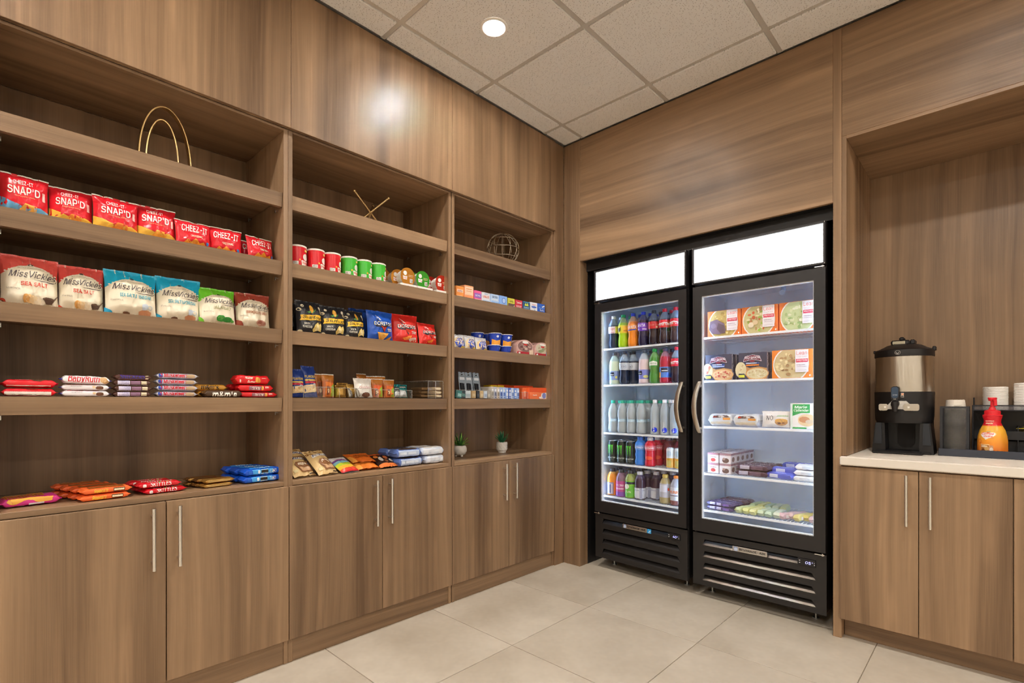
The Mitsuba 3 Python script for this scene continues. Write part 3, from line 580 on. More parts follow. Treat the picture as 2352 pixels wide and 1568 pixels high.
pop = [('e', -.30, .82, .055, .045, 'e6dcc4'), ('e', -.42, .70, .07, .05, 'e3d6ba'), ('e', .38, .80, .06, .06, 'e9dfca'), ('e', .42, .70, .05, .05, 'd9cba8'), ('e', .04, .74, .075, .13, 'e7a63c'), ('e', .04, .78, .045, .09, 'f0bf5e'), ('p', [(-.12, .60), (.0, .72), (.02, .62)], '3f7a3a'), ('p', [(.22, .76), (.10, .62), (.04, .62)], '4c8a42'), ('p', [(-.18, .63), (-.04, .62), (-.06, .66)], '4c8a42'),
       ('p', [(-.42, .36), (.46, .42), (.43, .50), (.47, .58), (-.40, .53), (-.38, .44)], 'f0bd34'), ('t', 'Smartfood', .03, .425, .10, .72, '2a2118', .2), ('t', 'WHITE', -.18, .245, .06, .24, 'e9e5da'), ('t', 'CHEDDAR', -.16, .155, .06, .36, 'e9e5da'),
       ('p', [(.08, .05), (.04, .12), (.12, .26), (.22, .34), (.30, .28), (.38, .34), (.42, .26), (.38, .08), (.24, .11)], 'dcc477'), ('p', [(.14, .10), (.20, .28), (.30, .22), (.32, .12)], 'efe0a8'), ('e', -.40, .04, .08, .05, 'd9cba8')]
for k, (a, b_, h, lab) in enumerate(((-1.829, -1.700, .150, 'left'), (-1.713, -1.590, .142, 'middle'), (-1.593, -1.478, .139, 'right'))):
    bag('snack_bag', f'black popcorn bag with a yellow banner, {lab} one of the three in front', 'snack bag', a, b_, Z3, h, .075 + .004 * k, '24252a', pop, 71 + k, d=.05, rz=(6, -4, 5)[k], lean=(-7, -6, -9)[k])
bag('snack_bag', 'black bag at the back, its edge showing left of the three popcorn bags', 'snack bag', -1.868, -1.760, Z3, .148, .150, '1b1c20', [], 75)
def dori(chips):
    return [('p', [(-.30, .74), (-.02, .52), (.36, .56), (.06, .40), (.02, .24), (-.06, .40), (-.34, .44), (-.14, .54)], '1b1a2a'), ('p', [(-.24, .84), (-.04, .62), (.14, .60), (-.14, .66)], 'e7e1da'), ('p', [(-.10, .46), (.06, .26), (.12, .44)], 'b8321f'), ('t', 'DORITOS', .03, .475, .125, .74, '15131b'), ('t', 'DORITOS', .025, .485, .115, .70, 'f5f3ef'), ('r', .16, .36, .38, .39, 'e9e2d8'), ('r', .18, .31, .36, .335, 'e9e2d8')] + chips
blue_ch = [('p', [(-.24, .24), (.22, .24), (.04, .0), (-.10, .0)], 'eaa544'), ('p', [(.06, .0), (.36, .17), (.28, .02)], 'd98d33'), ('p', [(-.18, .21), (.12, .21), (.0, .06)], 'f2bd66')]
red_ch = [('p', [(-.20, .14), (.16, .24), (.10, .10), (-.1, .08)], 'ef8a3a'), ('p', [(.02, .12), (.34, .20), (.36, .06), (.1, .03)], 'e9c3b6'), ('p', [(.08, .05), (.34, .12), (.3, .02)], 'cf4a34')]
bag('snack_bag', 'blue tortilla chip bag with white lettering, in front', 'snack bag', -1.478, -1.322, Z3, .150, .070, '1c4fae', dori(blue_ch), 81, d=.06, rz=3, lean=-5)
bag('snack_bag', 'blue tortilla chip bag, only its top showing behind the popcorn bags', 'snack bag', -1.520, -1.375, Z3, .166, .155, '17408f', [], 82)
bag('snack_bag', 'red tortilla chip bag next to the blue one', 'snack bag', -1.325, -1.165, Z3, .155, .078, 'cf2a24', dori(red_ch), 83, d=.06, rz=-6, lean=-8)
bag('snack_bag', 'smaller red tortilla chip bag, rightmost on the shelf', 'snack bag', -1.172, -1.036, Z3, .122, .066, 'd22a24', dori(red_ch[:1]), 84, d=.055, rz=8, lean=-10)
bag('snack_bag', 'dark red chip bag behind the two red tortilla chip bags', 'snack bag', -1.300, -1.150, Z3, .150, .155, '8f1a1c', [], 85)

# ---- fourth shelf: clear trays of bars and pouches
def sheet(P):
    v, f = [], []
    for q in P: n = len(v); v += list(q); f += [[n, n + 1, n + 2], [n, n + 2, n + 3]]
    return mikit.ply(trimesh.Trimesh(np.array(v, float), f, process=False), 'acrylic', False)
def clear_tray(x0, x1, y0, y1, z, h, label, dividers=(), hb=None):
    hb = hb or h
    P = [[(x0, y0, z + .001), (x1, y0, z + .001), (x1, y0, z + h), (x0, y0, z + h)], [(x0, y1, z + .001), (x1, y1, z + .001), (x1, y1, z + hb), (x0, y1, z + hb)]]
    for x in (x0, x1): P.append([(x, y0, z + .001), (x, y1, z + .001), (x, y1, z + hb), (x, y0, z + h)])
    P.append([(x0, y0, z + .001), (x1, y0, z + .001), (x1, y1, z + .001), (x0, y1, z + .001)])
    rim = [tube([(x0, y0, z + h), (x1, y0, z + h)], .0009, 4), tube([(x0, y0, z + h), (x0, y1, z + hb)], .0009, 4), tube([(x1, y0, z + h), (x1, y1, z + hb)], .0009, 4), tube([(x0, y0, z + .001), (x0, y0, z + h)], .0008, 4), tube([(x1, y0, z + .001), (x1, y0, z + h)], .0008, 4)]
    t = thing('clear_tray', [('wall', sheet(P)), ('rim', solid(rim, 'gloss', 'b9b8b4'))], label, 'clear tray')
    for x in dividers: part('divider', sheet([[(x, y0, z + .001), (x, y1, z + .001), (x, y1, z + hb), (x, y0, z + hb)]]), t); part('divider_edge', solid(tube([(x, y0, z + .001), (x, y0, z + hb)], .001, 4), 'gloss', 'c9c8c4'), t)
    return t
clear_tray(-1.812, -1.672, .035, .30, Z4, .050, 'clear acrylic tray holding the blue peanut pouches', hb=.05)
clear_tray(-1.640, -1.440, .035, .30, Z4, .047, 'clear acrylic tray holding the gold wrapped sweets and the white pouch')
clear_tray(-1.432, -1.232, .035, .30, Z4, .042, 'clear acrylic tray holding the orange and green bars and the teal packets')
clear_tray(-1.128, -1.026, .035, .34, Z4, .096, 'tall clear divided tray holding a stack of tan cookie packs', dividers=(-1.077,), hb=.098)
nut = [('t', 'PLANTERS', 0, .60, .075, .78, 'f0c84a'), ('r', -.40, .50, .40, .545, 'f0c84a'), ('r', -.40, .42, .40, .485, 'c9283a'), ('p', [(-.5, .36), (.5, .40), (.5, .16), (-.5, .12)], 'e3c79a'), ('e', -.2, .24, .14, .06, 'd8ae72'), ('e', .15, .20, .15, .06, 'e9cf9f'), ('e', .05, .30, .13, .05, 'cfa468'), ('e', .2, .38, .12, .045, 'd7dbe6'), ('r', -.30, .05, .30, .11, '243a86')]
bag('nut_pouch', 'blue peanut pouch leaning at the left end of the fourth shelf', 'nut pouch', -1.846, -1.782, Z4 + .002, .128, .085, '22397f', nut, 91, d=.03, lean=-9)
bag('nut_pouch', 'tall blue peanut pouch standing in the clear tray', 'nut pouch', -1.790, -1.722, Z4 + .002, .146, .080, '22397f', nut, 92, d=.032, lean=-12, rz=8)
bag('nut_pouch', 'blue peanut pouch behind the two front blue pouches', 'nut pouch', -1.768, -1.700, Z4 + .002, .128, .140, '1d3170', nut, 93, d=.03)
wf = lambda o: [('p', [(-.34, .05), (.30, .05), (.34, .62), (-.30, .66)], o), ('p', [(.06, .04), (.40, .04), (.42, .60), (.14, .46)], '9cc23c'), ('p', [(-.26, .1), (.0, .1), (.02, .46), (-.22, .48)], '7a3a22'), ('e', -.1, .28, .1, .1, 'e9c79c'), ('p', [(-.5, .70), (.5, .72), (.5, .95), (-.5, .95)], 'b5702f'), ('r', -.5, .955, .5, 1, 'd9d2c8')]
def wafer(lab, x, y, h, o, seed, lean=-6, rz=0): return bag('wafer_pack', lab, 'wafer pack', x - .032, x + .032, Z4 + .002, h, y, 'b8622c', wf(o), seed, d=.024, lean=lean, rz=rz)
wafer('orange and green bar pack beside the blue peanut pouches', -1.668, .085, .110, 'e27a2e', 95, rz=6)
wafer('brown bar pack behind the orange and green one by the peanut pouches', -1.690, .120, .112, '8a4a26', 96)
for k, (x, y, h, o) in enumerate(((-1.412, .080, .096, 'e0602a'), (-1.342, .080, .094, 'dd6a2a'), (-1.405, .135, .112, 'd9672c'), (-1.350, .140, .114, 'c9582a'), (-1.430, .190, .126, 'd9562c'))):
    wafer(('orange and green wafer pack, left of the front pair in the tray', 'orange and green wafer pack, right of the front pair in the tray', 'orange wafer pack with crumpled silver top, left in the second row', 'orange wafer pack with crumpled silver top, right in the second row', 'brown and orange wafer pack, tallest at the back of the tray')[k], x, y, h, o, 97 + k, rz=-8 + 5 * k)
for k, (x, y, h, c_, w) in enumerate(((-1.615, .07, .060, 'b58a45', .05), (-1.585, .10, .072, 'a67c3a', .055), (-1.550, .075, .066, 'c9a055', .055), (-1.560, .14, .075, 'a37838', .06), (-1.600, .15, .070, '94692f', .055), (-1.575, .05, .045, 'b9b4ac', .035), (-1.535, .05, .048, 'c4bfb6', .035))):
    bag('wrapped_sweet', ('gold wrapped sweet at the left front of its clear tray', 'gold wrapped sweet standing taller behind the left front one', 'pale gold wrapped sweet beside the white pouch', 'gold wrapped sweet at the back beside the white pouch', 'dark gold wrapped sweet at the back left of the tray', 'silver wrapped sweet pressed against the tray front, left one', 'silver wrapped sweet pressed against the tray front, right one')[k], 'wrapped sweet', x - w / 2, x + w / 2, Z4 + .002, h, y, c_, [], 111 + k, d=.02, lean=-14, rz=-20 + 13 * k, bsdf='foil')
goo = [('t', 'GooGoo', .02, .42, .15, .66, 'c9a0a0', .05), ('e', .05, .12, .24, .12, '6a4436'), ('e', .05, .14, .17, .07, '8a5f4c'), ('r', -.2, .62, .2, .64, 'd9cfc8')]
bag('candy_pouch', 'white candy pouch with a brown sweet pictured, between the gold sweets and orange bars', 'candy pouch', -1.545, -1.440, Z4 + .002, .096, .070, 'ece8e2', goo, 119, d=.03, lean=-10, rz=5)
for k, (x, y, c_, h) in enumerate(((-1.262, .075, '1f6f72', .070), (-1.290, .08, '3d4a50', .060), (-1.252, .12, '2a8a88', .074))):
    bag('mint_packet', ('teal and silver packet at the front, right of the orange bars', 'dark grey packet next to the orange bars', 'teal packet behind the front teal one')[k], 'packet', x - .028, x + .028, Z4 + .002, h, y, c_, [('p', [(-.4, .05), (.4, .05), (.3, .5), (-.3, .55)], 'c9cdd0'), ('r', -.3, .75, .3, .85, 'dfe6e6')], 121 + k, d=.018, lean=-12, rz=-12 + 12 * k, bsdf='foil')
for k in range(3):
    pack('cookie_bar', f'tan cookie pack lying in the tall clear tray, {("lowest", "middle", "topmost")[k]} in front', 'cookie pack', -1.052, .085, Z4 + .003 + .0202 * k, .046, .09, .0195, 'd9bd93', [('r', -.3, .3, .3, .6, 'efe0c4')], 131 + k, rz=3 - 3 * k)
    pack('cookie_bar', f'brown cookie pack in the left slot of the tall clear tray, {("lowest", "middle", "topmost")[k]}', 'cookie pack', -1.103, .150, Z4 + .003 + .0202 * k, .046, .10, .0195, '8a6a48', [], 135 + k, rz=-2 + 2 * k)

# ---- bottom board of the middle unit
fam = [('e', x, y, .075, .042, c_) for x, y, c_ in ((-.36, .92, 'a97b42'), (-.14, .96, 'b98a4c'), (.1, .93, 'a8763c'), (.32, .95, 'b78846'), (-.26, .80, 'b98a4c'), (-.02, .84, '9c6c38'), (.22, .82, 'bb8d4f'), (.42, .84, 'a97b42'), (-.44, .80, '9c6c38'))] + [('e', x, y, .012, .012, '4a2e18') for x, y in ((-.36, .93), (-.34, .90), (-.12, .97), (.1, .94), (.12, .91), (-.02, .85), (.22, .83), (.33, .96), (-.26, .81))] + \
    [('p', [(-.36, .60), (.40, .64), (.42, .74), (-.34, .72)], 'ece7e2'), ('t', 'Famous', .02, .635, .095, .70, '2c2b55', .3), ('p', [(-.16, .10), (.34, .10), (.38, .40), (.30, .50), (-.16, .50), (-.26, .40)], '8a5f3e'), ('p', [(-.14, .36), (.28, .36), (.24, .46), (-.12, .46)], 'ead9c4'), ('p', [(-.12, .14), (.28, .14), (.30, .26), (-.14, .27)], 'c9a27c'), ('e', .40, .38, .09, .05, '8d86b4'), ('r', -.42, .12, -.28, .22, 'd8c795'), ('r', .18, .03, .40, .055, '3f2f22')]
bag('cookie_bag', 'tan cookie bag leaning back, at the left end of the bottom board', 'cookie bag', -1.852, -1.738, ZB, .150, .050, 'dfc08a', fam, 141, d=.04, lean=-56, rz=12)
bag('cookie_bag', 'tan cookie bag leaning back, to the right of the leftmost one', 'cookie bag', -1.748, -1.636, ZB, .156, .036, 'dfc08a', fam, 142, d=.045, lean=-50, rz=14)
bag('cookie_bag', 'tan cookie bag behind the two front ones', 'cookie bag', -1.850, -1.730, ZB + .015, .160, .105, 'cfae78', fam, 143, d=.04, lean=-55, rz=4)
gum = [('r', -.5, .72, .5, .97, 'e9e6e8'), ('t', 'Gummies', .0, .70, .09, .60, 'c0304a', .2), ('p', [(-.5, .60), (.5, .64), (.5, .70), (-.5, .68)], '7a4f9c'), ('p', [(-.5, .46), (.5, .52), (.5, .62), (-.5, .60)], '8fc8d8'), ('p', [(-.5, .30), (.5, .36), (.5, .52), (-.5, .46)], 'b9c93c'), ('p', [(-.5, .14), (.5, .20), (.5, .36), (-.5, .30)], 'efb23c'), ('p', [(-.5, .0), (.5, .0), (.5, .20), (-.5, .14)], 'dd4a36'), ('r', -.5, .0, .5, .05, 'c9202c')]
bag('candy_bag', 'rainbow gummy candy bag with a white top, next to the tan bags', 'candy bag', -1.632, -1.530, ZB, .135, .038, 'd9d2d0', gum, 144, d=.03, lean=-64, rz=10)
org = [('t', 'CREME SAVERS', 0, .42, .10, .60, '7a3a18', .1), ('r', -.3, .3, .3, .36, '9a4a1c'), ('p', [(-.5, 0), (-.3, 0), (-.4, .5), (-.5, .6)], 'f2a24a')]
bag('candy_bag', 'orange candy bag lying flat in front, next to the rainbow one', 'candy bag', -1.530, -1.405, ZB + .002, .105, .060, 'dd7a2e', org, 145, d=.030, lean=-72, rz=3)
bag('candy_bag', 'orange candy bag lying on top of the other orange ones, at the back', 'candy bag', -1.535, -1.405, ZB + .030, .120, .100, 'd56a26', org, 146, d=.032, lean=-74, rz=-3)
bag('candy_bag', 'orange and red candy bag at the back, near the blue-white packs', 'candy bag', -1.430, -1.310, ZB + .012, .110, .130, 'd0561f', org, 147, d=.034, lean=-70, rz=-6)
drk = [('p', [(-.5, .0), (.5, .0), (.5, .16), (-.5, .18)], 'e07a3a'), ('e', -.2, .5, .12, .16, 'd9cfc8'), ('e', .1, .6, .12, .14, 'b5622f'), ('e', .3, .38, .1, .12, 'e0d6cc'), ('e', .0, .34, .1, .1, '7a4a2c'), ('e', -.34, .74, .1, .12, 'cf7a3a'), ('e', .34, .78, .08, .12, '8a5230')]
bag('candy_bag', 'dark brown candy bag with an orange front edge, between orange bags and blue-edged packs', 'candy bag', -1.412, -1.300, ZB, .115, .055, '2c1b16', drk, 148, d=.035, lean=-62, rz=4)
dn = [('r', -.42, .08, .42, .86, 'b9c9e4'), ('r', -.38, .2, .2, .3, '8fa6d0'), ('r', -.38, .45, .3, .55, 'd9e3f2'), ('p', [(-.36, 1.1), (.36, 1.1), (.34, 2.4), (-.34, 2.4)], '4a3f3c')]
dw = [('r', -.42, .06, .42, .9, 'dde3ee'), ('r', -.36, .35, .3, .42, 'b5c3de'), ('r', .1, .6, .34, .75, 'c3cfe6'), ('p', [(-.36, 1.1), (.36, 1.1), (.34, 2.4), (-.34, 2.4)], 'f1f0ee')]
for l_ in range(2):
    for r_ in range(2):
        pack('doughnut_pack', f'blue-edged doughnut pack with a brown top, {("lower", "upper")[l_]} layer, {("front", "back")[r_]} row', 'doughnut pack', -1.232 - .012 * l_ - .01 * r_, .085 + .082 * r_, ZB + .0465 * l_, .160, .078, .045, '5d76b8', dn, 151 + l_ * 2 + r_, rz=5 - 2 * l_, crimp=.06)
        pack('doughnut_pack', f'white powdered doughnut pack with blue ends, {("lower", "upper")[l_]} layer, {("front", "back")[r_]} row', 'doughnut pack', -1.068 - .018 * l_ - .01 * r_, .085 + .082 * r_, ZB + .0465 * l_, .150, .078, .045, 'c9d4ea', dw, 156 + l_ * 2 + r_, rz=3 - 4 * l_, crimp=.06)

# ================================================================== corner shelving unit
def med(x0, x1, h, col, art, lab, k, d=.09):
    for r_ in range(2):
        carton('medicine_box', lab if r_ == 0 else lab.replace('in front', 'in the row behind') if 'in front' in lab else f'second box behind the {lab}', 'medicine box', (x0 + x1) / 2, .042 + r_ * (d + .004), Z2, (x1 - x0) * .96, d, h * (1 - .04 * r_), col, art if r_ == 0 else (), rz=0.6 * (k % 3 - 1))
def two(a, b): return [('r', -.5, 0, .5, .35, b), ('r', -.3, .55, .3, .65, a), ('r', -.34, .42, .2, .48, a)]
med(-.925, -.866, .066, 'e8944a', [('r', -.4, .45, .4, .72, 'f3c9a4'), ('t', 'MOTRIN', 0, .50, .14, .62, '8a5a8c'), ('r', -.4, .1, .3, .16, 'f6dcc0')], 'orange medicine box at the left end', 0)
med(-.864, -.790, .080, 'f0a877', [('r', -.44, .3, .44, .9, 'f6d2b4'), ('r', -.3, .7, .3, .76, 'd98a5a'), ('r', -.3, .55, .3, .6, 'e0a27c'), ('r', -.44, .05, .44, .22, 'ee9a62')], 'pale orange medicine box, tallest on the second shelf', 1)
med(-.788, -.727, .061, 'd9588f', [('r', -.46, .30, .46, .74, '8a62b8'), ('t', 'MUCINEX', 0, .44, .16, .72, 'f3eef3'), ('r', -.4, .12, .4, .2, 'f0b4cc')], 'pink and purple medicine box', 2)
med(-.725, -.655, .060, 'dfe4ee', [('t', 'UNIQUE', 0, .46, .22, .74, 'cf6a4a'), ('r', -.4, .05, .4, .22, '9fc3ea'), ('r', -.2, .82, .2, .88, '8fa6d0')], 'white medicine box with red lettering', 3)
med(-.650, -.579, .061, 'b4cdee', [('t', 'NOZE', 0, .62, .18, .66, '44597e'), ('r', -.4, .42, .4, .5, 'e9f0fa'), ('r', -.46, .04, .46, .28, '8db4e6')], 'pale blue medicine box with dark lettering', 4)
med(-.576, -.504, .062, '7fa8e4', [('e', .05, .52, .24, .30, '4f6cc0'), ('e', .05, .52, .19, .23, 'a9c4ee'), ('r', -.46, .04, .46, .16, 'a7c6f0')], 'light blue medicine box with a round emblem', 5)
med(-.499, -.436, .058, 'c9c13a', [('r', -.5, 0, .5, .42, '5b4038'), ('t', 'ADVIL', 0, .56, .18, .6, '5a5a2c'), ('p', [(.2, 0), (.5, 0), (.42, .3)], 'e9d9b4')], 'yellow and brown medicine box', 6)
med(-.433, -.364, .057, 'c3263a', [('t', 'Tylenol', 0, .60, .2, .74, 'f4ecec'), ('r', -.4, .3, .36, .36, 'eec3c6'), ('r', -.4, .18, .3, .24, 'eec3c6'), ('e', .3, .08, .12, .08, 'f1e9e4')], 'red medicine box with white lettering', 7)
med(-.361, -.291, .057, '1f4a78', [('p', [(-.3, .5), (-.1, .9), (.0, .6), (.15, .9), (.32, .5)], 'c9d83c'), ('r', -.38, .28, .38, .36, 'a9cbe0'), ('r', -.38, .12, .38, .2, '7fb0d0'), ('r', -.46, .9, .46, .96, '4aa3c9')], 'navy medicine box with a yellow-green design', 8)
med(-.288, -.215, .062, 'e6e9f2', [('e', 0, .5, .38, .12, '4f6cc0'), ('r', -.3, .72, .3, .78, 'd98a8a'), ('e', .1, .18, .14, .1, 'a9b4c9')], 'white medicine box with a blue oval', 9)
med(-.212, -.136, .063, '2b5fc4', [('t', 'Dulco', .05, .22, .2, .6, 'dce6f6', .1), ('p', [(.0, .7), (.4, .86), (.42, .74), (.1, .6)], 'e9effa'), ('r', -.4, .5, .4, .56, '86aaf0')], 'bright blue medicine box at the right end', 10)

moon = [('p', [(-.46, .1), (.46, .1), (.44, .62), (.2, .72), (-.2, .72), (-.44, .6)], 'e6cf9a'), ('e', .05, .38, .40, .34, '2a48b8'), ('t', 'Moon', -.02, .42, .20, .60, 'eef0f8', .2), ('t', 'Pie', .14, .16, .20, .34, 'eef0f8', .2), ('r', .1, .02, .46, .12, 'ead24a')]
for k, (x0, x1, h) in enumerate(((-.930, -.838, .082), (-.836, -.752, .084), (-.752, -.652, .080))):
    bag('snack_cake', f'clear-wrapped round snack cake with a blue label, {nth[k]} of three', 'snack cake', x0, x1, Z3, h, .068, 'd9dbe0', moon, 161 + k, d=.035, lean=-10, rz=-4 + 4 * k)
    bag('snack_cake', f'clear-wrapped snack cake in the second row, {nth[k]} one', 'snack cake', x0 + .01, x1 + .01, Z3, h * 1.12, .125, 'c9ccd4', [('e', 0, .4, .3, .3, '3a52b0')], 165 + k, d=.035, lean=-10, rz=6 - 4 * k)
cup_art = [('p', [(-.75, 0), (.75, 0), (.75, .42), (.2, .50), (-.3, .36), (-.75, .5)], 'eda23c'), ('e', .30, .62, .24, .30, '1a2f86'), ('t', 'Mac', .30, .66, .14, .34, 'f1f2f8'), ('t', 'Easy', .30, .46, .14, .36, 'f1f2f8'), ('e', -.25, .72, .12, .1, 'cfd8f0')]
def mac_cup(lab, x, y, z, h, art):
    prof = [(0, 0), (.030, 0), (.031, .001), (.0405, h - .002), (.043, h - .001), (.043, h)]
    return thing('noodle_cup', [('cup', round_body(prof + [(0, h)], '1f3fae', 24).ply('satin')), ('rim', solid(lathe([(.040, h - .003), (.0436, h - .0025), (.0436, h + .0006), (.040, h + .0008)], 24), 'satin', 'e9ecf4')), *([('print', decal(M(), on_round([(.0306, 0), (.0406, h)]), art, .07, h, edge=.006).ply('satin'))] if art else [])], lab, 'cup', at(x, y, z + .0005, 10))
for k, x in enumerate((-.600, -.502)):
    mac_cup(f'short blue cup under the stacked blue and orange cups, {("left", "right")[k]} one in front', x, .065, Z3, .0405, [('r', -.2, .3, .5, .8, '2c4fc0'), ('e', .35, .5, .2, .3, 'cfd8f0')])
    mac_cup(f'blue and orange macaroni cup stacked on top, {("left", "right")[k]} one in front', x + .008, .066, Z3 + .0412, .073, cup_art)
    mac_cup(f'short blue cup in the back row under a stacked cup, {("left", "right")[k]} one', x - .062, .152, Z3, .0405, [])
    mac_cup(f'blue and orange macaroni cup in the back row, {("left", "right")[k]} one', x - .062, .152, Z3 + .0412, .078, cup_art)
def bowl_box(lab, x, y, w, h, food, seed):
    a = np.linspace(0, np.pi, 17); out = np.vstack([np.stack([w / 2 * np.cos(a), h * .45 + h * .55 * np.sin(a)], 1), [(-w / 2, 0), (w / 2, 0)]])
    R = trimesh.transformations.rotation_matrix(np.pi / 2, [1, 0, 0]); m = trimesh.creation.extrude_polygon(Polygon(out), .045, engine='earcut'); m.apply_transform(R); m.apply_translation((0, .045, 0))
    rs = np.random.RandomState(seed)
    art = [('o', 0, .52, .46, .44, 'e9e0d8', .006), ('p', [(-.47, 0), (.47, 0), (.44, .20), (-.44, .20)], 'b3303c'), ('e', 0, .55, .42, .36, food[0])] + [('e', rs.uniform(-.28, .28), rs.uniform(.34, .72), rs.uniform(.05, .12), rs.uniform(.05, .11), food[1 + i % 3]) for i in range(16)] + [('e', 0, .82, .18, .09, 'f1ece6'), ('r', -.1, .62, .1, .72, 'cf3a3a'), ('r', .22, .05, .46, .34, food[4]), ('r', -.4, .05, -.3, .15, 'f1ece6')]
    return thing('meal_bowl', [('bowl', solid(m, 'satin', 'cfa59c')), ('print', decal(M(), lambda q: np.stack([q[:, 0], q[:, 0] * 0, q[:, 1]], 1), art, w, h, edge=1.0).ply('satin'))], lab, 'meal bowl', at(x, y, Z3 + .0005, 1))
bowl_box('round-topped meal bowl pack with brown meat pictured, in front', -.330, .050, .170, .098, ('8d6a66', '6f4a46', 'a5827a', 'c9aca0', 'e9d0b8'), 1)
bowl_box('round-topped meal bowl pack with pale noodles pictured, in front at the right end', -.156, .050, .165, .094, ('cfc6b0', 'b9a888', 'e0dac6', '9aa07a', '7fa3e0'), 2)
for k in range(3):
    bowl_box(f'round-topped meal bowl pack behind the meat one, {("first", "second", "third")[k]} back', -.350 - .012 * k, .102 + .048 * k, .168, .098, ('a88a80', '8d6a62', 'c9aca0', 'b99a8c', 'e0c0a8'), 3 + k)
for k in range(2):
    bowl_box(f'round-topped meal bowl pack behind the noodle one, {("first", "second")[k]} back', -.166 - .010 * k, .102 + .048 * k, .163, .096, ('c4bba6', 'a8987c', 'd6cfbb', '9aa07a', 'a9bde6'), 7 + k)

# ---- fourth shelf of the corner unit
clear_tray(-.925, -.640, .035, .26, Z4, .050, 'clear acrylic tray with card packs and three tall blister packs', hb=.07)
def blister(lab, x, y, z, h, w=.062):
    card = [cbox(-w / 2, w / 2, 0, .0015, 0, h * .80), cbox(-w / 2 + .004, w / 2 - .004, 0, .0015, h * .80, h * .97), cbox(-w / 2 + .004, -.008, 0, .0015, h * .97, h), cbox(.008, w / 2 - .004, 0, .0015, h * .97, h)]
    art = [('r', -.34, .70, .34, .80, 'dde3ea'), ('r', -.40, .0, .06, .58, '23242a'), ('r', .10, .02, .40, .55, '9aa6b0'), ('r', -.18, .48, -.12, .56, 'c9ced4'), ('e', .0, .90, .14, .022, '20242a'), ('r', -.36, .84, .36, .855, '6f7b86')]
    shell = [cbox(-w * .36, w * .08, -.012, -.001, .01, h * .56, .003)]
    return thing('blister_pack', [('card', solid(card, 'satin', '8f9ba6')), ('print', decal(M(), lambda q: np.stack([q[:, 0], q[:, 0] * 0 - .0002, q[:, 1]], 1), art, w, h, edge=1.0).ply('gloss')), ('contents', solid(shell, 'shiny', '1d1e23'))], lab, 'blister pack', at(x, y, z, 6, -8))
for k, x in enumerate((-.815, -.757, -.690)): blister(f'tall grey hanging blister pack, {nth[k]} of three standing in the clear tray', x, .100 + .006 * k, Z4 + .003, .158)
blister('tall grey blister pack behind the right-hand one of the three', -.680, .150, Z4 + .003, .164)
for k, (x, c_, c2, w) in enumerate(((-.900, '3f7f7a', '9fc9c4', .04), (-.868, '2a3a40', '5f8a86', .04), (-.832, 'd9e3e8', 'b5c4cc', .05), (-.785, 'c9a878', 'e0cba4', .036), (-.752, '2a2c30', '4a4c50', .026), (-.722, 'd2b484', 'e6d3ae', .032), (-.690, 'd9e2f0', 'aebfda', .030), (-.662, 'b5aca0', 'd9d2c6', .024))):
    carton('toiletry_pack', ('teal toiletry pack leaning at the left end of the clear tray', 'dark teal toiletry pack in the clear tray', 'pale blue-white toiletry pack in the clear tray', 'tan toiletry pack left of the black one', 'slim black toiletry pack between two tan ones', 'tan toiletry pack right of the black one', 'white-blue toiletry pack in the clear tray', 'grey toiletry pack at the right end of the clear tray')[k], 'toiletry pack', x, .045, Z4 + .003, w * .86, .020, .044, c_, [('r', -.4, .2, .4, .6, c2)], ry=(16, 12, 0, 0, 0, 0, 0, 0)[k] * .6)
for k in range(10):
    c_, c2 = (('c9c2b8', '8f8880'), ('b5b9c8', '6a6f86'), ('d0c8bc', '94897c'), ('9fb6dc', '4a62a8'), ('b9cdec', '5a78c0'), ('8fb0e6', 'e6edf8'), ('4a68b8', 'c9d6ee'), ('c6d6f0', '7a90c4'), ('6f92d6', 'e3eaf6'), ('a9c2ea', '5a74b4'))[k]
    carton('medicine_sachet', f'slim upright sachet box, {("first", "second", "third", "fourth", "fifth", "sixth", "seventh", "eighth", "ninth", "tenth")[k]} from the left between the tray and the orange boxes', 'sachet box', -.632 + .0255 * k, .045, Z4, .0225, .16, .074 - .0006 * k, c_, [('r', -.4, .25, .4, .55, c2), ('e', 0, .72, .36, .10, 'eef1f8'), ('r', -.3, .08, .3, .16, c2)], rz=5)
for k in range(2): carton('yellow_pack', f'yellow pack at the back between the blue sachets and the orange boxes, {("left", "right")[k]} one', 'yellow pack', -.452 + .065 * k, .215, Z4, .062, .07, .092, 'e0bc2e', [('r', -.5, .55, .5, .66, '2a2418'), ('r', -.4, .1, .4, .3, 'efe0a0')], rz=4)
clear_tray(-.372, -.318, .035, .20, Z4, .044, 'small clear holder beside the orange boxes')
ora = [('r', -.5, .62, .5, 1, 'e0562a'), ('r', -.5, 0, .5, .60, 'ee7a4a'), ('p', [(.12, .02), (.48, .02), (.48, .58), (.2, .50)], 'e9e2dc'), ('e', .34, .30, .11, .26, '7f86c4'), ('t', 'toast', -.2, .28, .14, .24, 'f8cdb4', .1), ('r', .05, .05, .16, .2, 'f3eee8')]
carton('cracker_box', 'orange cracker box in front at the right end of the fourth shelf', 'cracker box', -.205, .045, Z4, .185, .07, .076, 'e4612f', ora, topcol='e4612f', rz=2)
carton('cracker_box', 'narrow orange cracker box left of the front orange box', 'cracker box', -.322, .060, Z4, .040, .07, .074, 'e86a38', [('r', -.3, .2, .3, .7, 'f3a27c')], rz=3)
carton('cracker_box', 'red-orange box behind the front orange box', 'cracker box', -.250, .135, Z4, .200, .08, .090, 'd24a22', [], rz=2)
carton('cracker_box', 'red-orange box at the back left, beside the yellow packs', 'cracker box', -.335, .240, Z4, .12, .09, .098, 'cf4a24', [], rz=4)

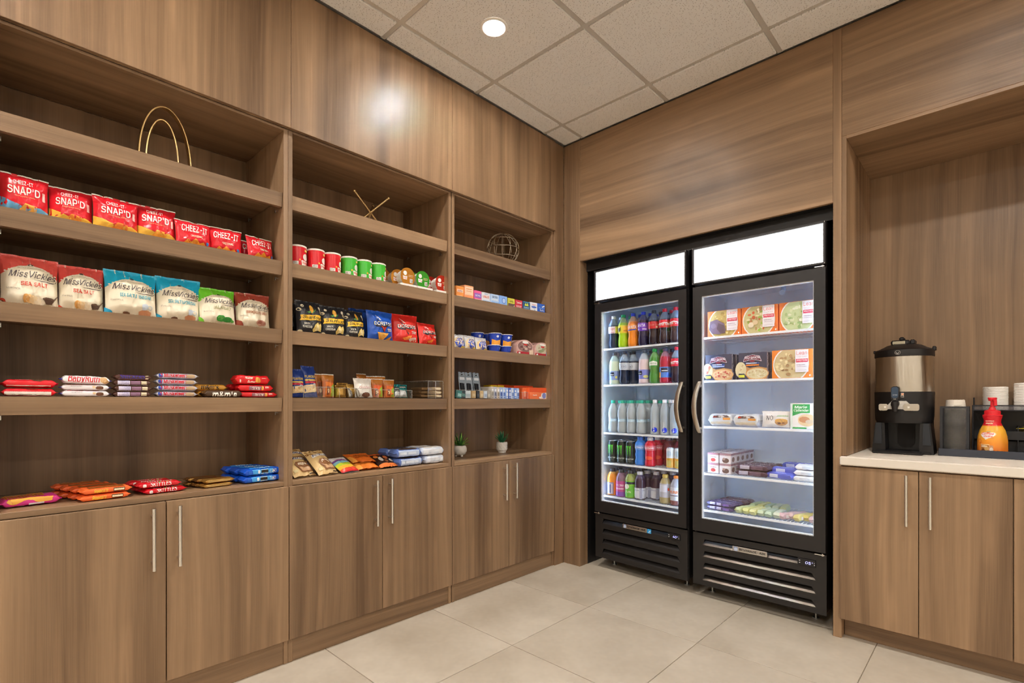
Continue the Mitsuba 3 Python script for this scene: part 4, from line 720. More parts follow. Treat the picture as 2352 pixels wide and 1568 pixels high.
# ---- plants and ornaments
def plant(pot_parts, lab, x, y, zt, n, L, spread, cols, seed):
    t = thing('potted_succulent', pot_parts, lab, 'potted plant', at(x, y, ZB + .0006, 20))
    part('soil', solid(trimesh.creation.cylinder(.030, .004, sections=16), 'matte', '4a3a2c'), t, at(x, y, zt - .006))
    rs = np.random.RandomState(seed)
    for i in range(n):
        k = i / (n - 1); ln = L * (1 - .35 * k + rs.uniform(-.08, .08)); tilt = spread * k ** .7 + rs.uniform(-.06, .06); az = i * 2.4 + rs.uniform(-.2, .2)
        s = np.linspace(0, 1, 7); w = (.0078 * (1 - s ** 1.8) * (0.7 + .5 * s)) + .0003; bend = tilt + .5 * tilt * s
        px = np.concatenate([[0], np.cumsum(np.sin(bend[:-1]) * ln / 6)]); pz = np.concatenate([[0], np.cumsum(np.cos(bend[:-1]) * ln / 6)])
        v = np.vstack([np.column_stack([px + .006, -w, pz]), np.column_stack([px + .006, w, pz]), np.column_stack([px + .006 + .0032 * (1 - s) * 1.2, 0 * s, pz - .001]), np.column_stack([px + .006 - .0012, 0 * s, pz + .001])])
        f = []
        for j in range(6):
            for a, b_ in ((0, 3), (3, 1), (1, 2), (2, 0)): f += [[a * 7 + j, b_ * 7 + j, b_ * 7 + j + 1], [a * 7 + j, b_ * 7 + j + 1, a * 7 + j + 1]]
        m = trimesh.Trimesh(v, f, process=False); m.fix_normals()
        part('leaf', solid(m, 'satin', cols[i % len(cols)], 60), t, at(x, y, zt - .005, math.degrees(az)))
foot = [trimesh.creation.icosphere(1, .0075) for _ in range(3)]
for i, q in enumerate(foot): q.apply_translation((.024 * math.cos(2.1 * i + 4.2), .024 * math.sin(2.1 * i + 4.2), .0075))
pot1 = lathe([(0, .010), (.018, .010), (.034, .018), (.043, .036), (.0425, .054), (.037, .068), (.0345, .070), (.0335, .066), (0, .064)], 32)
plant([('pot', solid(pot1, 'shiny', 'ded9d0', 60)), ('foot', solid(foot[0], 'shiny', 'ded9d0', 60)), ('foot', solid(foot[1], 'shiny', 'ded9d0', 60)), ('foot', solid(foot[2], 'shiny', 'ded9d0', 60))], 'spiky green succulent in a round white footed pot, beside the unit divider', -.762, .200, ZB + .070, 30, .082, 1.15, ('2f5f2a', '4f8a34', '7fae48', '3c7030'), 4)
pot2 = [lathe([(0, 0), (.025, 0), (.0265, .002), (.0265, .012), (.0335, .015), (.035, .018), (.036, .070), (.0335, .070), (.0325, .064), (0, .063)], 32)]
dots = [trimesh.creation.icosphere(0, .0042) for _ in range(48)]
for i, q in enumerate(dots): a = i % 12 * np.pi / 6 + (i // 12 % 2) * np.pi / 12; q.apply_scale((1, 1, 1)); q.apply_translation((.0345 * math.cos(a), .0345 * math.sin(a), .026 + .0115 * (i // 12)))
mm = M().add(pot2[0], 'dcd7ce', 50)
for q in dots: mm.add(q, 'dcd7ce', 80)
plant([('pot', mm.ply('satin'))], 'spiky green succulent in a white dimpled cylinder pot, standing alone', -.395, .200, ZB + .070, 24, .085, .75, ('1f5a3a', '2f7148', '3c8050', '2a6540'), 9)

def arch(w, h, dp, th, xf):
    a = np.linspace(0, np.pi, 49); o = np.stack([w / 2 * np.cos(a), h * np.sin(a) ** .9], 1); i = np.stack([(w / 2 - th) * np.cos(a), (h - th) * np.sin(a) ** .9], 1)
    v = np.vstack([np.column_stack([q[:, 0], q[:, 0] * 0 + y, q[:, 1]]) for y in (0, dp) for q in (o, i)]); n = 49; f = []
    for j in range(n - 1):
        for a_, b_ in ((0, 1), (3, 2), (2, 0), (1, 3)): f += [[a_ * n + j, b_ * n + j, b_ * n + j + 1], [a_ * n + j, b_ * n + j + 1, a_ * n + j + 1]]
    for j in (0, n - 1): f += [[j, n + j, 3 * n + j], [j, 3 * n + j, 2 * n + j]]
    m = trimesh.Trimesh(v, f, process=False); m.fix_normals(); return solid(m, 'gold', (0.72, 0.50, 0.22), 35), xf
scene['gold'] = pr(0.30, 0.5, 1.0)
t = thing('arch_ornament', [], 'gold metal ornament of two nested arches on the top shelf', 'ornament')
p_, x_ = arch(.178, .236, .020, .0045, at(-2.312, .105, ZS[0] + .0006, 6)); part('outer_arch', p_, t, x_)
p_, x_ = arch(.106, .182, .020, .0045, at(-2.325, .098, ZS[0] + .0006, -14)); part('inner_arch', p_, t, x_)
t = thing('stick_ornament', [], 'gold ornament of crossed sticks with ball ends on the top shelf', 'ornament')
c0 = np.array([-1.405, .155, ZS[0] + .088])
for d in ((-.098, -.012, .082), (.078, -.045, .086), (.062, .080, .074)):
    d = np.array(d); a, b_ = c0 - d, c0 + d
    a[2] = max(a[2], ZS[0] + .0085)
    e0, e1 = trimesh.creation.icosphere(2, .0078), trimesh.creation.icosphere(2, .0078); e0.apply_translation(a); e1.apply_translation(b_)
    part('stick', solid([cyl(a, b_, .0052, 12), e0, e1], 'gold', (0.74, 0.55, 0.28), 40), t)
t = thing('wire_sphere', [], 'openwork wire sphere ornament on the top shelf of the corner unit', 'ornament')
R_, c0 = .104, np.array([-.435, .150, ZS[0] + .1065]); g_ = np.linspace(0, 2 * np.pi, 49)[:-1]
for k in range(6):
    a = k * np.pi / 6 + .2; q = np.stack([R_ * np.sin(g_) * np.cos(a), R_ * np.sin(g_) * np.sin(a), R_ * np.cos(g_)], 1)
    part('hoop', solid(tube(q + c0, .0023, 6, True), 'gold', (0.62, 0.54, 0.42), True), t)
for zz in (-.055, 0.0, .055):
    r_ = math.sqrt(R_ ** 2 - zz ** 2); part('hoop', solid(tube(np.stack([r_ * np.cos(g_), r_ * np.sin(g_), g_ * 0 + zz], 1) + c0, .0023, 6, True), 'gold', (0.62, 0.54, 0.42), True), t)
# ================================================================== the two glass-door coolers
WF = 0.669
ZF1 = (1.472, 1.228, 0.906, 0.703, 0.481)
ZF2 = (1.485, 1.236, 0.973, 0.703, 0.492)
BLK = '171618'
def ring_bar(x0, x1, z0, z1, x0i, x1i, z0i, z1i, y0, y1):
    pg = Polygon([(x0, z0), (x1, z0), (x1, z1), (x0, z1)], [[(x0i, z0i), (x0i, z1i), (x1i, z1i), (x1i, z0i)]])
    m = trimesh.creation.extrude_polygon(pg, y1 - y0, engine='earcut'); m.apply_transform(trimesh.transformations.rotation_matrix(np.pi / 2, [1, 0, 0])); m.apply_translation((0, y1, 0)); return m

def cooler(label, xf, zs, handle_x, hinge_x, digits, sticker, slat_mat, slat_col, name):
    k = thing(name, [], label, 'cooler')
    P = lambda n, ply, parent=k, lab=None: part(n, ply, parent, xf, lab)
    W = WF
    P('cabinet', solid([cbox(0, .014, .034, .49, .078, 1.998, .002), cbox(W - .020, W - .006, .034, .49, .078, 1.998, .002), cbox(.014, W - .020, .475, .49, .078, 1.998), cbox(.014, W - .020, .036, .475, 1.772, 1.996),
                        cbox(.014, W - .020, .06, .475, .080, .396)], 'satin', BLK))
    P('liner', solid([cbox(.0142, .017, .036, .472, .397, 1.771), cbox(W - .023, W - .0202, .036, .472, .397, 1.771), cbox(.017, W - .023, .468, .472, .397, 1.771), cbox(.017, W - .023, .037, .468, 1.766, 1.771), cbox(.017, W - .023, .037, .468, .397, .402)], 'satin', 'd6e2f0'))
    for x in (.0188, W - .0248):
        P('shelf_standard', solid([cbox(x - .0014, x + .0014, .43, .452, .42, 1.74), *[cbox(x - .0017, x + .0017, 0.439, .443, .44 + .05 * i, .455 + .05 * i) for i in range(26)]], 'steel', (.55, .6, .66)))
    P('light_strip', emit(cbox(.0175, .0270, .044, .056, .43, 1.74), STRIP)); P('light_strip', emit(cbox(W - .0330, W - .0235, .044, .056, .43, 1.74), STRIP))
    # illuminated sign
    s = P('sign_frame', solid([ring_bar(0, W - .004, 1.781, 1.990, .008, W - .013, 1.789, 1.981, -.004, .030)], 'satin', '232225'))
    part('corner_trim', solid([cbox(.0015, .0030, -.0052, -.0038, 1.7825, 1.789), cbox(W - .0085, W - .007, -.0052, -.0038, 1.7825, 1.789), cbox(.0015, .003, -.0052, -.0038, 1.982, 1.9885), cbox(W - .0085, W - .007, -.0052, -.0038, 1.982, 1.9885)], 'steel', (.8, .8, .82)), s, xf)
    part('lit_panel', emit(cbox(.0075, W - .0125, .006, .010, 1.7885, 1.9815), SIGN), s, xf)
    # door
    d = P('door', solid(ring_bar(.002, W - .004, .379, 1.766, .051, .615, .452, 1.711, 0.0, .028), 'satin', '1d1b1d'))
    part('spacer', solid(ring_bar(.0508, .6152, .4518, 1.7112, .056, .610, .457, 1.706, .010, .030), 'satin', 'e3eaf2'), d, xf)
    g = trimesh.Trimesh([(.0505, .007, .4515), (.6155, .007, .4515), (.6155, .007, 1.7115), (.0505, .007, 1.7115)], [[0, 1, 2], [0, 2, 3]], process=False)
    part('glass', mikit.ply(g, 'glass', False), d, xf)
    t = np.linspace(0, 1, 25); bow = np.sin(np.pi * t)
    sgn = -1 if handle_x > .3 else -1
    pts = np.stack([handle_x - .020 * bow, -.016 - .030 * bow ** .8, .937 + .291 * t], 1)
    m = []
    wd = .0125 + .0015 * bow
    V = []
    for i in range(25):
        ww, th = wd[i] * (1 if 0 < i < 24 else .7), .007
        for a in np.linspace(0, 2 * np.pi, 13)[:-1]: V.append((pts[i, 0] + ww * np.sign(np.cos(a)) * abs(np.cos(a)) ** .6, pts[i, 1] + th * np.sign(np.sin(a)) * abs(np.sin(a)) ** .6, pts[i, 2]))
    V = np.array(V); F = []
    for i in range(24):
        for j in range(12): a, b_, c, e = i * 12 + j, i * 12 + (j + 1) % 12, (i + 1) * 12 + (j + 1) % 12, (i + 1) * 12 + j; F += [[a, b_, c], [a, c, e]]
    for i in (0, 24):
        for j in range(1, 11): F.append([i * 12, i * 12 + j, i * 12 + j + 1])
    hm = trimesh.Trimesh(V, F, process=False); hm.fix_normals()
    part('handle', solid([hm, cyl((handle_x - .002, .002, .962), (handle_x - .004, -.018, .962), .009, 12), cyl((handle_x - .002, .002, 1.203), (handle_x - .004, -.018, 1.203), .009, 12)], 'brushed', smooth=40), d, xf)
    for z in (.369, 1.7715):
        part('hinge', solid([cbox(hinge_x - .022, hinge_x + .022, -.004, .020, z - .003, z + .0025, .001), cyl((hinge_x + .012, .004, z - .006), (hinge_x + .012, .004, z + .006), .005, 10)], 'chrome', (.75, .75, .75), 40), d, xf)
    # louvred grille
    slots = [(.103 + .0662 * i, .136 + .0662 * i) for i in range(4)]
    holes = [[(.055, a), (.066, b_), (W - .066, b_), (W - .048, a)] for a, b_ in slots]
    m = trimesh.creation.extrude_polygon(Polygon([(-.001, .073), (W - .002, .073), (W - .002, .367), (-.001, .367)], holes), .006, engine='earcut'); m.apply_transform(trimesh.transformations.rotation_matrix(np.pi / 2, [1, 0, 0])); m.apply_translation((0, .018, 0))
    gr = P('grille', solid([m], 'satin', '1c1a1b'))
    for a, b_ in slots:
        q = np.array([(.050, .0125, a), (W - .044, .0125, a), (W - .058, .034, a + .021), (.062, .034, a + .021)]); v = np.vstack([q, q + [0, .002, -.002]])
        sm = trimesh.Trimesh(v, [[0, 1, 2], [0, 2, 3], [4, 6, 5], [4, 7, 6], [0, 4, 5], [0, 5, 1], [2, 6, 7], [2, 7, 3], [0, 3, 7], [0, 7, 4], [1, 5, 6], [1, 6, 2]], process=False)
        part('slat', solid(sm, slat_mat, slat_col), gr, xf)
    bd = part('badge', solid(cbox(.222, .398, .006, .012, .303, .331, .001), 'steel', (.62, .60, .60)), gr, xf)
    art = [('r', .04, .10, .16, .90, '7f93bd'), ('e', .10, .45, .055, .30, 'b9c6df'), ('t', 'BEVERAGE-AIR', .58, .30, .42, .76, '1c1a1c')]
    p = M(); decal(p, lambda q: np.stack([q[:, 0] + .222, q[:, 0] * 0 + .006, q[:, 1] + .303], 1), art, .176, .028, edge=1.0)
    if sticker: decal(p, lambda q: np.stack([q[:, 0] + .400, q[:, 0] * 0 + .0118, q[:, 1] + .302], 1), [('r', 0, 0, 1, 1, '2f9be0'), ('p', [(.2, .25), (.85, .4), (.7, .75), (.6, .5)], 'e2effa'), ('r', .2, .12, .8, .2, 'e2effa')], .027, .027, edge=1.0)
    part('badge_print', p.ply('gloss'), gr, xf)
    part('display', solid(cbox(.542, .622, .005, .014, .298, .334, .0015), 'shiny', '121216'), gr, xf)
    dg = M(); decal(dg, lambda q: np.stack([q[:, 0] + .542, q[:, 0] * 0 + .005, q[:, 1] + .298], 1), [('t', digits, .58, .32, .36, .30, 'ffffff', .08, False), ('r', .80, .56, .835, .66, 'ffffff')], .08, .036, edge=1.0)
    dd = dg.ply('matte'); dd['emitter'] = {'type': 'area', 'radiance': {'type': 'rgb', 'value': [.35, .45, 2.6]}}
    part('display_digits', dd, gr, xf)
    bt = M(); decal(bt, lambda q: np.stack([q[:, 0] + .542, q[:, 0] * 0 + .005, q[:, 1] + .298], 1), [('e', .12, .68, .035, .06, 'c9c9d0'), ('e', .12, .38, .035, .06, 'c9c9d0'), ('e', .93, .60, .02, .045, 'b9b9c4'), ('e', .93, .34, .03, .06, 'c9c9d0')], .08, .036, edge=1.0)
    part('display_buttons', bt.ply('gloss'), gr, xf)
    for x in (.055, .590):
        for y in (.150, .43):
            P('foot', solid([cyl((x, y, .004), (x, y, .082), .0062, 10), cyl((x, y, .0005), (x, y, .006), .017, 14), cyl((x, y, .026), (x, y, .032), .011, 6)], 'steel', (.66, .70, .72), 40))
    # wire shelves
    for z in zs:
        ms = [cbox(.022, W - .028, .070, .0745, z - .013, z - .0006, .0008), cbox(.022, W - .028, .455, .460, z - .006, z - .0012)]
        for x in (.0245, W - .0305): ms.append(cbox(x - .002, x + .002, .0745, .455, z - .008, z - .0012))
        for y in (.20, .36): ms.append(cbox(.022, W - .028, y - .0022, y + .0022, z - .0078, z - .0036))
        n = 34
        for i in range(n): x = .030 + (W - .066) * i / (n - 1); ms.append(cbox(x - .0013, x + .0013, .0745, .455, z - .0034, z - .0008))
        P('shelf', solid(ms, 'satin', 'e9eef4'))
    return k
def frame(ox, oy, rz):
    a = math.radians(rz); base = T().translate([ox, oy, 0]).rotate([0, 0, 1], rz)
    def f(u, d, z, r=0.0, rx=0.0): return base @ T().translate([u, d, z]).rotate([0, 0, 1], r).rotate([1, 0, 0], rx)
    return base, f
B1, L1 = frame(.062, -.225, -93.6); B2, L2 = frame(.020, -.925, -90.0)
cooler('black glass-door drinks cooler with a lit sign, left of the two', B1, ZF1, .647, .022, '40', True, 'satin', '1e1c1d', 'drinks_cooler')
fz = cooler('black glass-door freezer with a lit sign and frozen meals, beside the wooden post', B2, ZF2, .049, .640, '05', False, 'steel', (.30, .265, .235), 'glass_door_freezer')  # freezer slats: a bright reflection put into a lighter brown-grey metal finish
part('temperature_probe', solid([cyl((.43, .20, 1.764), (.43, .20, 1.742), .016, 12), cyl((.43, .195, 1.748), (.445, .10, 1.690), .011, 12, .014)], 'satin', '7f93b0', 40), fz, B2)

# ------------------------------------------------------------------ drinks
SODA = [(0, 0), (.024, 0), (.030, .004), (.0335, .018), (.034, .044), (.0300, .074), (.0300, .086), (.0348, .104), (.0358, .128), (.0345, .148), (.0280, .170), (.0185, .190), (.0128, .199), (.0128, .206)]
LEMO = [(0, 0), (.028, 0), (.034, .004), (.0355, .012), (.0350, .05), (.0358, .098), (.0358, .135), (.032, .160), (.022, .184), (.0135, .196), (.0135, .204)]
WATR = [(0, 0), (.026, 0), (.031, .005), (.033, .02), (.0318, .05), (.029, .085), (.0325, .112), (.0330, .135), (.029, .160), (.0175, .188), (.0125, .196), (.0125, .203)]
SMRT = [(0, 0), (.026, 0), (.0285, .004), (.0288, .14), (.026, .165), (.0165, .192), (.0135, .198), (.0135, .206)]
SPRT = [(0, 0), (.029, 0), (.0345, .006), (.035, .03), (.0315, .05), (.0345, .075), (.0315, .098), (.035, .122), (.0355, .145), (.031, .162), (.0205, .176), (.0175, .181), (.0175, .188)]
SPRT = [(r, z * .90) for r, z in SPRT]
VITA = [(0, 0), (.030, 0), (.0355, .005), (.036, .085), (.0345, .092), (.036, .10), (.034, .125), (.024, .150), (.0165, .158), (.0165, .165)]
def fill(liq, empty, z0):
    a, b_ = lin(liq), lin(empty)
    return lambda z: np.where(z[:, None] < z0, a, b_)
@functools.lru_cache(None)
def drink(kind, liq, empty, z0, cap, capr, band, art, mat='shiny'):
    prof = {'soda': SODA, 'lemo': LEMO, 'watr': WATR, 'smrt': SMRT, 'sprt': SPRT, 'vita': VITA}[kind]
    dense = [prof[0]]
    for (r0, y0), (r1, y1) in zip(prof[:-1], prof[1:]):
        n = max(1, int(abs(y1 - y0) / .008))
        dense += [(r0 + (r1 - r0) * i / n, y0 + (y1 - y0) * i / n) for i in range(1, n + 1)]
    body = round_body(dense, fill(liq, empty, z0) if z0 else liq, 18, 60).ply(mat)
    h = prof[-1][1]
    cp = [(0, h + .013), (capr - .001, h + .013), (capr, h + .011), (capr, h - .006), (capr - .002, h - .007)]
    out = [('bottle', body), ('cap', solid(lathe(cp, 16), 'satin', cap, 40))]
    if band:
        zz = np.linspace(band[0], band[1], 7); pz = [p[1] for p in prof[1:]]; rr = np.interp(zz, pz, [p[0] for p in prof[1:]])
        lab = M().add(lathe(list(zip(rr + .0006, zz)), 18), band[2], 60)
        if art: decal(lab, lambda q: on_round(list(zip(rr + .0006, zz)))(q + [0, band[0]]), art, 2 * rr.mean(), band[1] - band[0], edge=.008)
        out.append(('label', lab.ply('gloss')))
    return out
def cell(colr, x, y): return None
coke = (('p', ((-.7, .35), (.0, .55), (.7, .30), (.7, .40), (.0, .68), (-.7, .45)), 'f3ebe8'), ('t', 'Coca-Cola', 0, .28, .34, 1.1, 'f6f0ee', .2))
red_lab = (('t', 'Coca-Cola', .1, .40, .28, .9, 'd98a80', .2), ('e', .35, .22, .1, .12, 'e9d6b4'))
diet = (('t', 'Diet', -.1, .45, .4, .7, 'c9808a', .2), ('r', .3, 0, .9, 1, 'c9c94a'), ('r', -.4, .1, .2, .2, 'c98a94'))
yel = (('p', ((-.5, .35), (-.3, .15), (-.1, .35), (-.1, .8), (-.3, .62), (-.5, .8)), '4a4a20'), ('r', .1, .1, .9, .9, 'efc53a'), ('r', .2, .2, .5, .4, 'c98a2a'))
fan = (('t', 'FANTA', .0, .35, .42, .9, 'f2f2f6', .1), ('p', ((-.6, .2), (.5, .3), (.3, .12), (-.4, .08)), '3a4ab0'))
fanp = (('t', 'FANTA', -.1, .50, .34, .9, 'f2f2f6', .1), ('r', .1, .15, .5, .28, 'd9c9ef'), ('r', -.5, .12, -.2, .3, 'b9a0e6'))
G_ = '7f96ad'
K = {'cola_diet': drink('soda', '1f2a3c', G_, .150, 'dbe3ea', .0145, (.100, .146, 'e6dfe4'), diet),
     'lime': drink('soda', 'a9d420', '9fc07a', .168, '18a060', .0145, (.094, .146, 'e3d83a'), yel),
     'orange': drink('soda', 'f08a24', 'c9a58a', .170, '2d49d8', .0145, (.100, .146, 'f0902c'), fan),
     'grape': drink('soda', '241f3c', '5a5a80', .160, '2a44e0', .0145, (.094, .146, '6a3cc0'), fanp),
     'cola_r': drink('soda', '251a20', '6f7a90', .158, '26282e', .0145, (.100, .146, 'c22a2a'), red_lab),
     'cola': drink('soda', '2b1d24', '8494aa', .158, 'd9283a', .0145, (.100, .148, 'd02a36'), coke),
     'cola_w': drink('soda', '1b2438', '8fa6bc', .158, '272b36', .0145, (.094, .142, 'cfd8e4'), (('t', 'ZERO', .1, .3, .3, .6, '8a94a6'), ('r', -.5, .15, .3, .22, 'a9b4c4'), ('r', -.5, .75, .3, .82, 'a9b4c4'))),
     'green_l': drink('soda', '2f4a5a', '7fa0b0', .158, '2a9a78', .0145, (.094, .142, '1fa572'), (('t', '7UP', .0, .3, .4, .7, 'e3f2ea', .1),)),
     'ginger': drink('soda', '4f8a3a', '6fa060', .165, '1fa04a', .0145, (.104, .146, '3f8f3f'), (('p', ((-.4, .2), (.4, .2), (.4, .7), (0, .9), (-.4, .7)), 'e6ebe0'), ('t', 'GINGER', 0, .4, .2, .6, '6a8a6a'))),
     'lemon': drink('lemo', 'd3e6d0', 'a9c4c4', .160, '3f4a56', .0150, (.030, .090, '8fa6d8'), (('r', -.5, .45, .0, .85, '2a2e3c'), ('r', -.45, .55, -.05, .63, 'e3e6ee'), ('e', .3, .3, .22, .16, 'd9d67a'), ('r', .3, .0, .9, 1, '7f96d0'))),
     'pinkl': drink('lemo', 'e3cfd6', 'a9b4c4', .155, '4a5464', .0150, (.030, .090, '7f86cf'), (('r', -.7, .45, -.1, .85, '23263a'), ('r', -.65, .55, -.15, .63, 'e3e6ee'), ('e', .25, .25, .24, .16, 'd3cf8a'), ('r', .5, .0, 1.0, 1, '5a6ac0'))),
     'berry': drink('lemo', 'a8283c', '8a6a78', .172, '39425a', .0150, (.034, .100, '5a86d8'), (('r', -.3, .50, .4, .9, '23263a'), ('r', -.22, .6, .32, .68, 'e3e6ee'), ('r', -.8, .0, -.3, .5, 'e0a04a'), ('r', .3, .1, .9, .4, '3a66d0'))),
     'sport_b': drink('sprt', '2f7fe0', '6fa0dc', .160, '3a66c0', .0190, (.101, .131, '6f9ee6'), (('t', 'POWERADE', 0, .35, .3, 1.1, 'e6eefa'),)),
     'sport_r': drink('sprt', 'c91f34', 'c98a94', .160, 'c9c9d2', .0190, (.101, .131, 'd9707c'), (('t', 'POWERADE', 0, .35, .3, 1.1, 'f6e6e8'), ('e', 0, -1.6, .4, .4, 'e8543a'))),
     'sport_d': drink('sprt', '6a1f2a', '6a4a54', .160, '5a4a50', .0190, (.101, .131, '7a3a44'), ()),
     'body': drink('vita', 'dd8a2a', 'd9a05a', .150, '2a2c34', .0180, (.004, .088, '8a84a0'), (('r', .2, 0, .9, 1, 'e0842a'), ('r', -.35, .1, .1, .9, 'c9c4d2'), ('r', -.2, .15, -.05, .85, '5a5670'))),
     'pink_t': drink('vita', 'c9509a', '8a6a80', .100, '3a3d44', .0180, (.004, .104, 'c04f96'), (('t', 'POM', 0, .65, .14, .7, 'f0d8e8'), ('r', -.4, .45, .4, .55, 'e6b4d4'), ('r', -.6, 0, .6, .3, '8a50b0'))),
     'green_t': drink('vita', '8ac43c', '9aa860', .110, '3a3d44', .0180, (.004, .110, '6abf45'), (('e', -.2, .68, .28, .16, 'e6efd8'), ('r', -.6, .84, .6, .96, '23263a'), ('t', 'PURE', 0, .3, .12, .5, 'e0f0c8'))),
     'vita': drink('vita', '3a2638', '4f4660', .140, 'd6dae6', .0195, (.004, .076, 'd3d6e0'), (('r', .1, .0, .35, 1, '9a9eb4'), ('r', -.5, .75, .6, .82, 'a9aec2'))),
     'shake': drink('vita', 'a99a6a', 'b0a680', .158, 'cdb45a', .0185, (.040, .125, 'b9bac4'), (('r', -.4, .4, .3, .9, 'd3d6e4'), ('e', .45, .6, .1, .1, 'c94a3a'))),
     'milk': drink('vita', '7a4a44', 'b0b4c4', .090, 'e8842a', .0165, (.030, .110, 'd6d9e4'), (('t', 'MUNK', 0, .55, .2, .9, 'e07a3a'), ('r', -.4, .35, .4, .42, '7a6a74'))),
     'water': drink('watr', 'ffffff', 'ffffff', 0, '1fb092', .0140, (.075, .092, 'b9dcf2'), (('t', 'DASANI', 0, .15, .6, 1.2, 'e9f4fb'),), 'water'),
     'smart': drink('smrt', 'ffffff', 'ffffff', 0, 'eef2f8', .0150, None, (), 'water')}
def smart_print():
    S = on_round([(.0294, 0), (.0294, .2)]); m = M()
    decal(m, lambda q: S(q), [('e', .0, .03, .016, .016, '1030c8')], 1.0, 1.0, edge=.006)
    v, f, W = glyphs('smart', True)
    a = np.stack([-.012 + (1 - v[:, 1]) * .011, .018 + v[:, 0] / W * .062], 1)
    # lettering runs up the bottle
    m2 = M(); P_ = S(a); N = np.stack([P_[:, 0], P_[:, 1], P_[:, 2] * 0], 1); N /= np.linalg.norm(N, axis=1, keepdims=True); m.raw(P_ + N * .0009, f, N, lin('f4f7fc'))
    return m.ply('gloss')
K['smart'] = K['smart'] + [('print', smart_print())]
ordn = ('first', 'second', 'third', 'fourth', 'fifth', 'sixth', 'seventh', 'eighth')
def column(kind, u, z, n, desc, cat, shelf, d0=.118, pitch=.078, r=0.0, name='drink_bottle', L=L1, back=None, ncol=None):
    for i in range(n):
        kd = kind if i == 0 or not back else back
        lab = f'{desc}, front row, {shelf}' if i == 0 else f'{desc}, {ordn[i]} row, {shelf}'
        thing(name, K[kd], lab, cat, L(u + .004 * ((i * 7) % 3 - 1), d0 + pitch * i, z + .0005, r + 11 * i))
s1 = 'top cooler shelf'
for kind, u, n, desc, r in (('cola_diet', .076, 2, 'dark cola bottle with white and yellow label', 20), ('lime', .154, 2, 'lime green soda bottle', 15), ('orange', .231, 2, 'orange soda bottle with a blue cap', 18), ('grape', .308, 3, 'dark grape soda bottle with a purple label', 10), ('cola_r', .385, 3, 'dark cola bottle with a black cap and red label', 20), ('cola', .461, 3, 'cola bottle with red cap and label', 25)):
    column(kind, u, ZF1[0], n, desc, 'bottle', s1, r=r)
column('cola', .537, ZF1[0], 3, 'rightmost cola bottle with red cap and label', 'bottle', s1, r=8)
s2 = 'second cooler shelf'
for kind, u, n, desc, r in (('lemon', .085, 2, 'pale lemonade bottle with a blue label', 30), ('cola_w', .164, 2, 'dark cola bottle with a silver-white label', 10), ('pinkl', .316, 2, 'pale pink lemonade bottle', 20), ('ginger', .392, 2, 'green ginger soda bottle with a green cap', 12), ('berry', .467, 2, 'red juice bottle with a blue label', 15), ('cola', .545, 2, 'red-capped cola bottle', 10)):
    column(kind, u, ZF1[1], n, desc, 'bottle', s2, r=r, d0=.116)
column('cola_w', .206, ZF1[1], 1, 'silver-white labelled dark cola bottle set slightly back', 'bottle', s2, d0=.160, r=-20)
column('green_l', .240, ZF1[1], 1, 'dark soda bottle with a teal-green label set back', 'bottle', s2, d0=.236, r=0)
g3 = 'third cooler shelf'
for i, u in enumerate((.069, .143, .216, .290)):
    for j in range(5):
        thing('water_bottle', K['water'], 'clear water bottle with a teal cap standing in rows on the third cooler shelf', 'water bottle', L1(u + .003 * (j % 2), .116 + .074 * j, ZF1[2] + .0005, 20 - 17 * j + 9 * i), 'water bottles with teal caps')
for i, u in enumerate((.393, .462, .528)):
    for j in range(4):
        if j and i == 0: thing('water_bottle', K['water'], 'clear water bottle with a teal cap standing in rows on the third cooler shelf', 'water bottle', L1(u - .012, .122 + .074 * j, ZF1[2] + .0005, 31 * j), 'water bottles with teal caps'); continue
        thing('water_bottle', K['smart'], 'slim clear water bottle with white cap and round blue mark on third cooler shelf', 'water bottle', L1(u, .112 + .068 * j, ZF1[2] + .0005, 25 + (0 if j == 0 else 13 * j)), 'slim water bottles with white caps')
def drink_can(h, r, col, art, rim='c3c9d0'):
    prof = [(0, .001), (r * .75, 0), (r * .82, .002), (r, .010), (r, h - .012), (r * .86, h - .003)]
    out = [('can', round_body(prof, col, 22, 40).ply('gloss')), ('lid', solid([lathe([(r * .84, h - .0035), (r * .88, h), (r * .82, h), (r * .80, h - .004), (0, h - .004)], 22)], 'steel', lin(rim)))]
    if art: out.append(('print', decal(M(), on_round([(r + .0003, 0), (r + .0003, h)]), art, 2 * r, h, edge=.006).ply('gloss')))
    return out
claw = [('p', [(-.42 + .22 * i, .80), (-.26 + .22 * i, .82), (-.30 + .22 * i, .70), (-.33 + .22 * i, .34), (-.37 + .22 * i, .45), (-.40 + .22 * i, .72)], '54d23a') for i in (0, 1, 2)]
K['energy'] = drink_can(.148, .0325, '10211f', claw + [('t', 'MONSTER', 0, .20, .06, .9, 'c9d6d2'), ('t', 'ENERGY', .0, .12, .045, .5, '7a8a88', 0, False)])
K['tea_can'] = drink_can(.127, .0265, 'dfe6ee', [('e', 0, .72, .3, .14, 'b9cfe0'), ('r', -1.2, .05, 1.2, .50, 'd9a63c'), ('r', -.3, .1, .3, .4, 'c9b96a')])
for i, u in enumerate((.072, .144, .214)): column('energy', u, ZF1[3], 4, f'black can with green claw marks, {ordn[i]} from left', 'drink can', 'fourth cooler shelf', name='drink_can', d0=.114, pitch=.072, r=15)
column('sport_b', .287, ZF1[3], 3, 'bright blue sports drink bottle', 'bottle', 'fourth cooler shelf', d0=.116)
column('sport_r', .361, ZF1[3], 3, 'bright red sports drink bottle', 'bottle', 'fourth cooler shelf', d0=.116, r=10)
for i, u in enumerate((.435, .508, .581)): column('sport_d', u, ZF1[3], 3, f'dark red sports bottle set back, {ordn[i]} from left', 'bottle', 'fourth cooler shelf', d0=.215, r=10)
